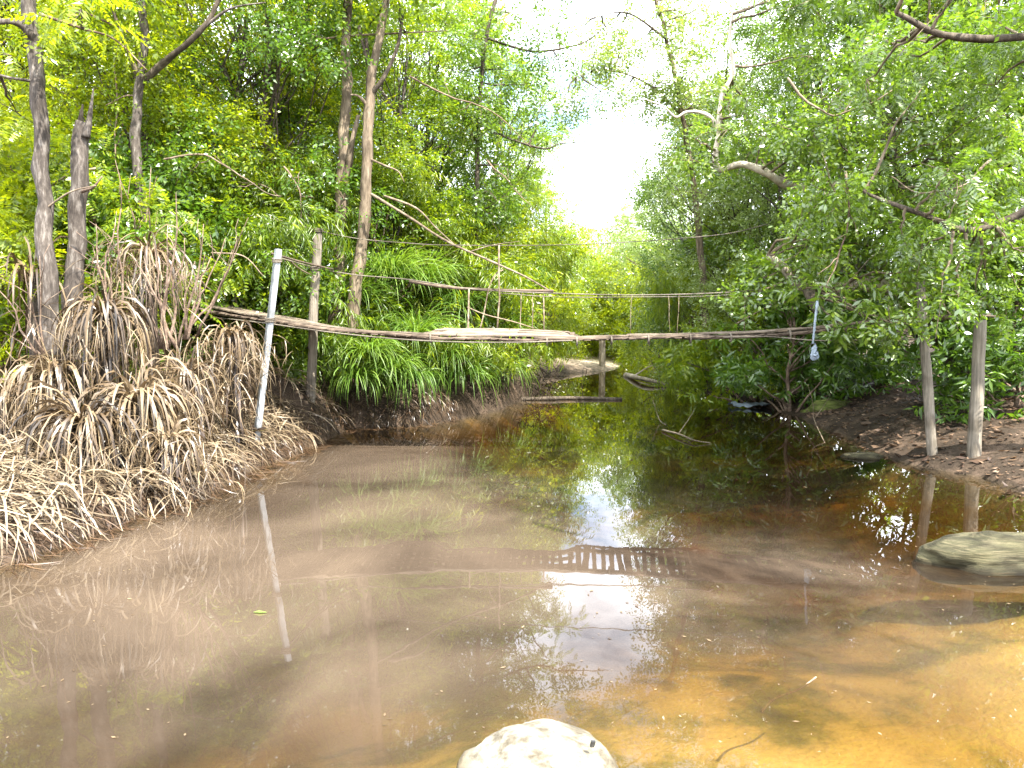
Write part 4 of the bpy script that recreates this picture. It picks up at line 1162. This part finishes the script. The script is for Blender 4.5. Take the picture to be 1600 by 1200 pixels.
square_post('short_post', 'short squared post standing in the far water under the middle of the bridge', mb_, mt_, 0.25, 0.16, 'bark_pale')

# ------------------------------------------------------------------ footbridge
near_px = [(262, 468, 11.3), (330, 484, 11.0), (420, 500, 10.6), (540, 517, 10.35), (680, 526, 10.3), (790, 528, 10.25), (890, 530, 10.2), (1000, 527, 10.1), (1100, 525, 10.0), (1200, 521, 9.9), (1330, 511, 9.75), (1440, 499, 9.7), (1545, 491, 9.7)]
NE = smooth_path([at(*p) for p in near_px], 10)
cum = [0]
for i in range(1, len(NE)): cum.append(cum[-1] + (NE[i] - NE[i - 1]).length)
TOT = cum[-1]
def edge(s):
    s = max(0, min(TOT - 1e-4, s))
    i = max(k for k in range(len(cum) - 1) if cum[k] <= s)
    t = (s - cum[i]) / max(1e-6, cum[i + 1] - cum[i])
    return NE[i].lerp(NE[i + 1], t), (NE[i + 1] - NE[i]).normalized()
def px_of(p):
    v = p - Vector((0, 0, CAM_H)); return 800 + F * v.x / v.dot(_f)
bridge = empty('footbridge', edge(TOT / 2)[0], 'narrow rickety wooden rope footbridge spanning the brown water', 'footbridge')
BO = Vector(bridge.location)
def far_lift(px):
    if 665 < px < 895: return 0.08
    return -0.05 if px < 665 else -0.01
WID = 1.05
slat_me = []
for k in range(5):
    bm = bmesh.new(); bmesh.ops.create_cube(bm, size=1)
    bmesh.ops.scale(bm, vec=(0.045 + .012 * k, WID + .10, 0.014), verts=bm.verts)
    for v in bm.verts: v.co += Vector((random.uniform(-.006, .006), random.uniform(-.04, .04), random.uniform(-.004, .004)))
    me = bpy.data.meshes.new('slat'); bm.to_mesh(me); bm.free(); me.materials.append(M['pole']); slat_me.append(me)
s = 0.05; i = 0
while s < TOT - 0.05:
    p, t = edge(s)
    px = px_of(p)
    if px > 1315: break
    o = bpy.data.objects.new('slat', slat_me[i % 5]); COL.objects.link(o); o.parent = bridge
    Y = Vector((-t.y, t.x, 0)).normalized(); Y = (Y * WID + Vector((0, 0, far_lift(px)))).normalized()
    X = t; Z = X.cross(Y).normalized(); X = Y.cross(Z)
    from mathutils import Matrix
    mt = Matrix((X, Y, Z)).transposed().to_euler()
    o.rotation_euler = mt; o.rotation_euler.rotate_axis('Z', random.uniform(-.05, .05))
    o.location = p + Y * (WID / 2) + Z * (-.012) - BO
    s += 0.115 + random.uniform(-.012, .012); i += 1
# long boards lying on the slats
s = 0.0; bi = 0
rows = 6
for row in range(rows):
    s = -0.4 * (row % 3) + 0.02
    while s < TOT:
        L = random.uniform(1.5, 2.4)
        s0, s1 = max(0.02, s), min(TOT - .02, s + L)
        s += L + 0.015
        if s1 - s0 < .3: continue
        mid = px_of(edge((s0 + s1) / 2)[0])
        mb = MB(BO)
        off = (row + .5) * WID / rows
        w = WID / rows * random.uniform(.80, .93)
        k = max(3, int((s1 - s0) / .22))
        base = len(mb.v)
        tz = random.uniform(0, .022)
        wav = random.random() * 6
        cnt = 0
        for q in range(k + 1):
            p, t = edge(s0 + (s1 - s0) * q / k)
            pxq = px_of(p)
            Y = Vector((-t.y, t.x, 0)).normalized(); Y = (Y * WID + Vector((0, 0, far_lift(pxq)))).normalized()
            Z = Vector((0, 0, 1))
            c_ = p + Y * (off + .012 * math.sin(q * .9 + wav)) + Z * (0.004 + tz + .006 * math.sin(q * 1.3 + wav)) - BO
            ww = w * (1 + .08 * math.sin(q * 2.1 + wav)) / 2
            for (yy, zz) in ((-ww, 0), (ww, 0), (ww, .018), (-ww, .018)):
                mb.v.append(c_ + Y * yy + Z * zz)
            cnt += 1
        for q in range(cnt - 1):
            for e_ in range(4):
                a0 = base + q * 4 + e_; a1 = base + q * 4 + (e_ + 1) % 4
                mb.f.append((a0, a0 + 4, a1 + 4, a1))
        mb.f.append((base, base + 1, base + 2, base + 3)); mb.f.append(tuple(base + (cnt - 1) * 4 + q for q in (3, 2, 1, 0)))
        # a gap is left open above the water right of the middle
        if (925 < mid < 1045 and row in (1, 2, 3, 4)) or mid > 1270: continue
        mb.build('plank', M['plank'], bridge, smooth=False); bi += 1
# edge poles: overlapping rough poles along both sides
for side in (0, 1):
    s = 0.0; k = 0
    while s < TOT - .5:
        L = random.uniform(1.8, 2.8)
        s0, s1 = s, min(TOT, s + L)
        P = []
        for q in range(12):
            p, t = edge(s0 + (s1 - s0) * q / 11)
            Y = Vector((-t.y, t.x, 0)).normalized()
            P.append(p + Y * (side * WID + (-.03 if not side else .03) + .012 * math.sin(q + k)) + Vector((0, 0, (far_lift(px_of(p)) if side else 0) - .022 + .008 * math.sin(q * .8 + k * 2) + (.02 * (k % 2)))))
        MB(BO).tube(P, taper(12, random.uniform(.020, .028), random.uniform(.016, .022)), 8, 0.35).build('edge_pole', M['pole'], bridge)
        s += L * .86; k += 1
# cable under the near edge, left and right
def rope_part(nm, pts, rad, sub=6, mat='rope'):
    P = smooth_path(pts, sub)
    return MB(BO).tube(P, rad, 6).build(nm, M[mat], bridge)
rope_part('cable', [at(250, 482, 12.6), at(330, 495, 11.2), at(415, 505, 10.2), at(500, 517, 10.1), at(600, 528, 10.1), at(700, 534, 10.1), at(800, 535, 10.1), at(895, 532, 10.1)], 0.009)
rope_part('cable', [at(1130, 527, 9.9), at(1200, 526, 9.8), at(1275, 532, 9.7), at(1350, 531, 9.6), at(1440, 530, 9.6)], 0.008)
rope_part('cable', [at(1440, 500, 9.6), at(1500, 492, 9.5), at(1560, 495, 9.5)], 0.018, 4, 'pole')
# rail ropes of the far side
rope_part('rail_rope', [at(380, 335, 12.2), at(440, 345, 12.0), at(497, 360, 11.8), at(560, 373, 12.3), at(640, 380, 12.0), at(700, 383, 11.8), at(860, 383, 11.6), at(1000, 377, 11.6), at(1130, 366, 11.6), at(1200, 350, 11.6)], 0.007)
rope_part('rail_rope', [at(437, 403, 10.0), at(500, 420, 11.6), at(560, 430, 12.2), at(640, 437, 11.9), at(740, 452, 11.5), at(860, 458, 11.4), at(1000, 461, 11.3), at(1150, 456, 11.2), at(1235, 444, 11.2)], 0.010)
rope_part('rail_rope', [at(780, 458, 11.45), at(870, 464, 11.3), at(1000, 464, 11.2), at(1120, 462, 11.1), at(1220, 452, 11.1)], 0.006)
rope_part('rail_pole', [at(640, 440, 11.8), at(700, 449, 11.6), at(770, 453, 11.5), at(865, 455, 11.4)], 0.022, 5, 'pole')
rope_part('rail_pole', [at(425, 396, 10.1), at(470, 409, 11.0), at(520, 421, 11.9)], 0.016, 5, 'pole')
rope_part('rail_pole', [at(450, 404, 10.9), at(468, 420, 11.3), at(492, 432, 11.7)], 0.009, 4, 'twig_pale')
for x_, y0, y1, rr_ in ((731, 452, 518, .013), (777, 383, 516, .014), (813, 458, 516, .007), (832, 459, 516, .006), (850, 460, 516, .010), (1047, 462, 520, .004), (1058, 462, 520, .004), (1163, 456, 517, .007), (985, 461, 522, .004)):
    a_ = at(x_ + random.uniform(-3, 3), y0, 11.45); b_ = at(x_, y1, 11.3)
    MB(BO).tube(wander(a_, b_, 5, .02, 0, x_), rr_, 6, 0.2).build('hanger', M['twig_pale'], bridge)
rope_part('hanger', [at(786, 422, 11.5), at(775, 428, 11.45), at(764, 450, 11.4), at(756, 490, 11.35), at(750, 514, 11.3)], 0.010, 5, 'twig_pale')
rope_part('hanger', [at(730, 480, 11.3), at(760, 492, 11.2), at(800, 502, 11.2), at(835, 513, 11.2)], 0.008, 4, 'twig_pale')
rope_part('hanger', [at(1150, 506, 11.0), at(1190, 484, 11.0), at(1228, 462, 11.0)], 0.010, 4, 'twig_pale')
for x_ in (672, 852, 900, 955, 1010, 1075, 1140, 1232, 1290):
    s = min((abs(px_of(edge(TOT * q / 400)[0]) - x_), TOT * q / 400) for q in range(400))[1]
    p, t = edge(s)
    ring = [p + Vector((0, -.03 + .05 * math.cos(a) , -.03 + .055 * math.sin(a))) + t * (.01 * a / 6) for a in [i * 2 * math.pi / 10 for i in range(21)]]
    mb = MB(BO).tube(ring, 0.006, 5, cap=False)
    mb.tube([ring[3], ring[3] + Vector((.01, -.01, -.08)), ring[3] + Vector((.02, 0, -.15))], .004, 4)
    mb.build('tie', M['rope'], bridge)

# ------------------------------------------------------------------ rocks
def rock(name, label, cat, loc, scl, mat, seed, rough=0.22, rz=0.0, sub=5, freq=1.1):
    bm = bmesh.new()
    bmesh.ops.create_icosphere(bm, subdivisions=sub, radius=1)
    for v in bm.verts:
        q = v.co * freq + Vector((seed * 3.7, seed, 0))
        dsp = mnoise.noise(q) * rough * 1.3 + mnoise.noise(q * 2.7) * rough * .4 + mnoise.noise(q * 7) * rough * .12 + mnoise.noise(q * 17) * rough * .04
        v.co += v.co.normalized() * dsp
    me = bpy.data.meshes.new(name)
    bm.to_mesh(me); bm.free()
    me.polygons.foreach_set('use_smooth', np.ones(len(me.polygons), dtype=bool))
    o = link(name, me, mat)
    o.location = loc; o.scale = scl; o.rotation_euler = (0, 0, rz)
    return tag(o, label, cat)
M['rock_pale'] = wood_mat('rock_pale', [(0.10, 0.085, 0.06), (0.19, 0.17, 0.13), (0.28, 0.255, 0.205)], (1.5, 1.5, 1.5), bump=0.6, bscale=2.2, patch=1.0, wet=True)
M['rock_strata'] = wood_mat('rock_strata', [(0.022, 0.022, 0.010), (0.055, 0.050, 0.026), (0.12, 0.10, 0.06)], (1.2, 1.2, 11), bump=1.0, wet=True, patch=1.0)
m = M['rock_moss'] = wood_mat('rock_moss', [(0.03, 0.035, 0.012), (0.08, 0.10, 0.02), (0.10, 0.08, 0.05)], (2, 2, 2), bump=0.9)
c = gnd(842, 1190)
rock('boulder', 'smooth pale boulder breaking the surface at the bottom of the photo', 'boulder', (c.x, c.y - 0.03, -0.012), (0.31, 0.31, 0.10), M['rock_pale'], 1, 0.16)
c = gnd(1560, 885)
rock('flat_rock', 'flat layered greenish rock at the right waterline', 'rock', (c.x + .12, c.y + .15, 0.02), (0.62, 0.36, 0.19), M['rock_strata'], 2, 0.25, 0.1)
c = gnd(1320, 650)
rock('mossy_rock', 'low mossy mound at the dark right waterline', 'rock', (c.x - .1, c.y + .1, 0.03), (0.62, 0.45, 0.26), M['rock_moss'], 3, 0.3)
c = gnd(1500, 732)
rock('stone', 'small white stone at the foot of the pale right-hand post', 'stone', (c.x, c.y, 0.05), (0.055, 0.05, 0.03), M['rock_pale'], 4, 0.2, 0, 3)
c = gnd(1400, 720)
rock('stone', 'flat brown stone in the shallows left of the darker right-hand post', 'stone', (c.x - .3, c.y + .3, -0.01), (0.30, 0.2, 0.07), M['rock_strata'], 6, 0.2, 0, 4)
c = gnd(490, 684)
rock('stone', 'small pale stone at the waterline right of the wooden post', 'stone', (c.x, c.y, 0.04), (0.06, 0.05, 0.035), M['rock_pale'], 7, 0.2, 0, 3)
c = gnd(395, 728)
rock('stone', 'small white pebble at the waterline under the metal post', 'stone', (c.x, c.y, 0.03), (0.035, 0.03, 0.03), M['rock_pale'], 8, 0.2, 0, 3)

M['hollow_shade'] = wood_mat('hollow_shade', [(0.008, 0.007, 0.006), (0.022, 0.019, 0.017), (0.06, 0.055, 0.05)], (3, 3, 3), bump=1.0)  # black lumps added to stand in for dark hollows in the straw
for px, py, d, q, lab in ((182, 715, 7.4, .13, 'black lump painting the dark hollow under the large sagging screw pine'),
                           (75, 680, 7.8, .13, 'black lump standing in for a shaded hollow at the left of the straw mound')):
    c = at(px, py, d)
    rock('shade_lump', lab, 'stump', (c.x, c.y, max(hgt(c.x, c.y), c.z - .05)), (q, q * .9, q * 0.8), M['hollow_shade'], px, 0.9, px, 4)
# small dark clip on the boulder
pl = wood_mat('dark_plastic', [(0.015, 0.015, 0.015), (0.03, 0.03, 0.03), (0.05, 0.05, 0.045)], (4, 4, 4), rough=0.4, bump=0.05, spec=0.5)
c = at(926, 1162, 2.98)
bm = bmesh.new(); bmesh.ops.create_cube(bm, size=1); bmesh.ops.scale(bm, vec=(.018, .012, .032), verts=bm.verts)
bmesh.ops.bevel(bm, geom=bm.edges[:], offset=.002, segments=2, affect='EDGES')
me = bpy.data.meshes.new('plastic_scrap'); bm.to_mesh(me); bm.free()
o = link('plastic_scrap', me, pl); o.location = c; o.rotation_euler = (.3, .1, .2)
tag(o, 'tiny dark plastic scrap on the right shoulder of the boulder', 'litter')

# ---- plastic bag hanging under the sawn limb by a strip of sheet
m, n, l, out = mat_new('thin_plastic')
p = n.new("ShaderNodeBsdfPrincipled"); p.inputs['Base Color'].default_value = (.26, .31, .36, 1); p.inputs['Roughness'].default_value = .25
t_ = n.new("ShaderNodeBsdfTranslucent"); t_.inputs[0].default_value = (.25, .30, .36, 1)
q = n.new("ShaderNodeMixShader"); q.inputs[0].default_value = .4; l.new(p.outputs[0], q.inputs[1]); l.new(t_.outputs[0], q.inputs[2]); l.new(q.outputs[0], out.inputs[0])
M['plastic'] = m
hb = at(1274, 488, 9.5)
root = empty('plastic_bag', hb, 'crumpled clear plastic bag hanging on a strip below the sawn limb', 'plastic bag')
mb = MB(hb)
P = smooth_path([at(1277, 470, 9.5), at(1274, 495, 9.5), at(1272, 515, 9.5), at(1270, 537, 9.5)], 4)
mb.tube(P, [.012 + .010 * abs(math.sin(i * 1.7)) for i in range(len(P))], 5, .4); mb.build('strip', M['plastic'], root)
bm = bmesh.new(); bmesh.ops.create_icosphere(bm, subdivisions=3, radius=1)
for v in bm.verts:
    k = (1 - v.co.z) / 2
    v.co = Vector((v.co.x * (.012 + .075 * k ** 1.2), v.co.y * (.012 + .05 * k), v.co.z * .10))
    v.co += Vector((mnoise.noise(v.co * 30), mnoise.noise(v.co * 30 + Vector((5, 0, 0))), mnoise.noise(v.co * 25))) * .035
me = bpy.data.meshes.new('bag'); bm.to_mesh(me); bm.free()
o = link('bag', me, M['plastic'], root); o.location = at(1273, 549, 9.5) - hb; o.scale = (1, 1, 1)
stump_b = at(1262, 452, 10.9)
branch_thing('stump', 'dark sawn-off stub of a limb hanging above the plastic bag', 'branch stub', [at(1262, 450, 10.6), at(1268, 465, 10.4), at(1276, 486, 10.2)], 0.09, 0.05, 'bark_dark')

# ---- crumpled sheet stranded at the far right waterline
me_pts = []
c = gnd(1172, 634, .03)
r = np.random.default_rng(3)
gxn_, gyn_ = np.meshgrid(np.linspace(-.55, .55, 22), np.linspace(-.3, .3, 12))
zz = 0.05 + .05 * vnoise(gxn_ * 4, gyn_ * 5, 3, 4, 3)
idx = np.arange(22 * 12).reshape(12, 22)
quads = np.stack([idx[:-1, :-1], idx[:-1, 1:], idx[1:, 1:], idx[1:, :-1]], -1).reshape(-1, 4)
o = link('plastic_sheet', np_mesh('plastic_sheet', np.stack([gxn_ + .04 * vnoise(gxn_, gyn_, 8, 2), gyn_ + .05 * vnoise(gxn_, gyn_, 7, 5), zz], -1), quads, True), M['plastic'])
o.location = c; o.scale = (.7, .8, .8); md = o.modifiers.new('thickness', 'SOLIDIFY'); md.thickness = .004
tag(o, 'crumpled whitish plastic sheet stranded at the dark right waterline', 'litter')

# ------------------------------------------------------------------ leaf litter and floating bits
def litter(name, X, Y, Z, size, mat, label, cat, seed, tilt=.35):
    r = np.random.default_rng(seed); k = len(X)
    a = r.uniform(0, 6.28, k); L = size * np.exp(r.normal(-.15, .45, k)); W = L * r.uniform(.3, .5, k)
    d = np.stack([np.cos(a), np.sin(a), r.normal(0, tilt, k)], 1); s_ = np.stack([-np.sin(a), np.cos(a), r.normal(0, tilt, k)], 1)
    P = np.stack([X, Y, Z], 1)
    V = np.stack([P - d * L[:, None] / 2, P + s_ * W[:, None] / 2, P + d * L[:, None] / 2, P - s_ * W[:, None] / 2], 1)
    V[:, 0, 2] = np.maximum(V[:, 0, 2], Z); V[:, 2, 2] = np.maximum(V[:, 2, 2], Z)
    b_ = np.arange(k)[:, None] * 4
    tag(link(name, np_mesh(name, V.reshape(-1, 3), np.concatenate([b_ + np.array([[0, 1, 2]]), b_ + np.array([[0, 2, 3]])])), M[mat]), label, cat, kind='stuff')
r = np.random.default_rng(8)
x = r.uniform(2.5, 10, 60000); y = r.uniform(4.5, 20, 60000); s = sdist(x, y); ok = (s > -.02) & (s < 3) ; x, y = x[ok][:9000], y[ok][:9000]
litter('leaf_litter', x, y, height(x, y) + .02, .07, 'litter', 'brown fallen leaves strewn over the shaded right bank', 'leaf litter', 1)
x = r.uniform(-8, 2, 40000); y = r.uniform(11, 27, 40000); s = sdist(x, y); ok = (s > 0) & (s < 2.5); x, y = x[ok][:2200], y[ok][:2200]
litter('leaf_litter', x, y, height(x, y) + .02, .05, 'dead_wet_shaded', 'brown fallen leaves on the left bank beyond the bridge', 'leaf litter', 2)  # darker leaves than elsewhere, standing in for the bank's shade
x = r.uniform(-6, 6, 9000); y = 3.2 + 20 * r.random(9000) ** 1.5; s = sdist(x, y); ok = (s < -.1) & (vnoise(x, y, .9, 31) > .05); x, y = x[ok][:520], y[ok][:520]
litter('floating_bits', x, y, np.full(len(x), .004), .022, 'dead', 'scattered pale leaf bits floating on the brown water', 'floating leaves', 3, .02)
x = r.uniform(-7, 7, 80000); y = r.uniform(4.5, 18, 80000); s = sdist(x, y)
ok = (s < -.01) & (s > -.35 * r.random(len(s)) ** 2 - .03) & (vnoise(x, y, 1.5, 33) > -.1); x, y = x[ok][:1500], y[ok][:1500]
litter('floating_bits', x, y, np.full(len(x), .005), .035, 'dead_wet_shaded', 'brown leaf bits gathered along the waterline of both banks', 'floating leaves', 4, .02)
x = r.uniform(-5.5, -1.0, 30000); y = r.uniform(9.2, 14, 30000); s = sdist(x, y); ok = (s > 0) & (s < 2.2); x, y = x[ok][:3200], y[ok][:3200]
litter('leaf_litter', x, y, height(x, y) + .02, .055, 'litter', 'brown fallen leaves round the feet of the metal post and the wooden post', 'leaf litter', 6)
N = 1600
x = r.uniform(-4.6, -1.0, N * 6); y = r.uniform(9.4, 14.5, N * 6); s = sdist(x, y); ok = (s > .02) & (s < 1.5); x, y = x[ok][:N], y[ok][:N]
a_ = r.uniform(0, 6.28, len(x))
V, Fc = ribbons(np.stack([x, y, height(x, y) + .03 + r.random(len(x)) * .06], 1), np.stack([np.cos(a_), np.sin(a_), r.uniform(-.2, .5, len(x))], 1), r.uniform(.1, .45, len(x)), r.uniform(.005, .012, len(x)), 1.0, 4, True, r, 0.012, 0.8)
tag(link('scattered_straw', np_mesh('scattered_straw', V, Fc, True), M['dead']), 'thin scattered straw on the bare slope between the two left posts', 'straw', kind='stuff')
c = gnd(405, 958)
mb = MB((c.x, c.y, .006)); 
for sgn in (1,):
    mb.v += [Vector((-.04, 0, 0)), Vector((-.01, .022, .004)), Vector((.035, .008, .002)), Vector((.05, -.004, 0)), Vector((.01, -.02, .005))]
    mb.f += [(0, 4, 3, 2, 1)]
o = mb.build('floating_leaf', M['leaf_pale']); tag(o, 'yellow leaf floating alone left of the metal post reflection', 'leaf')
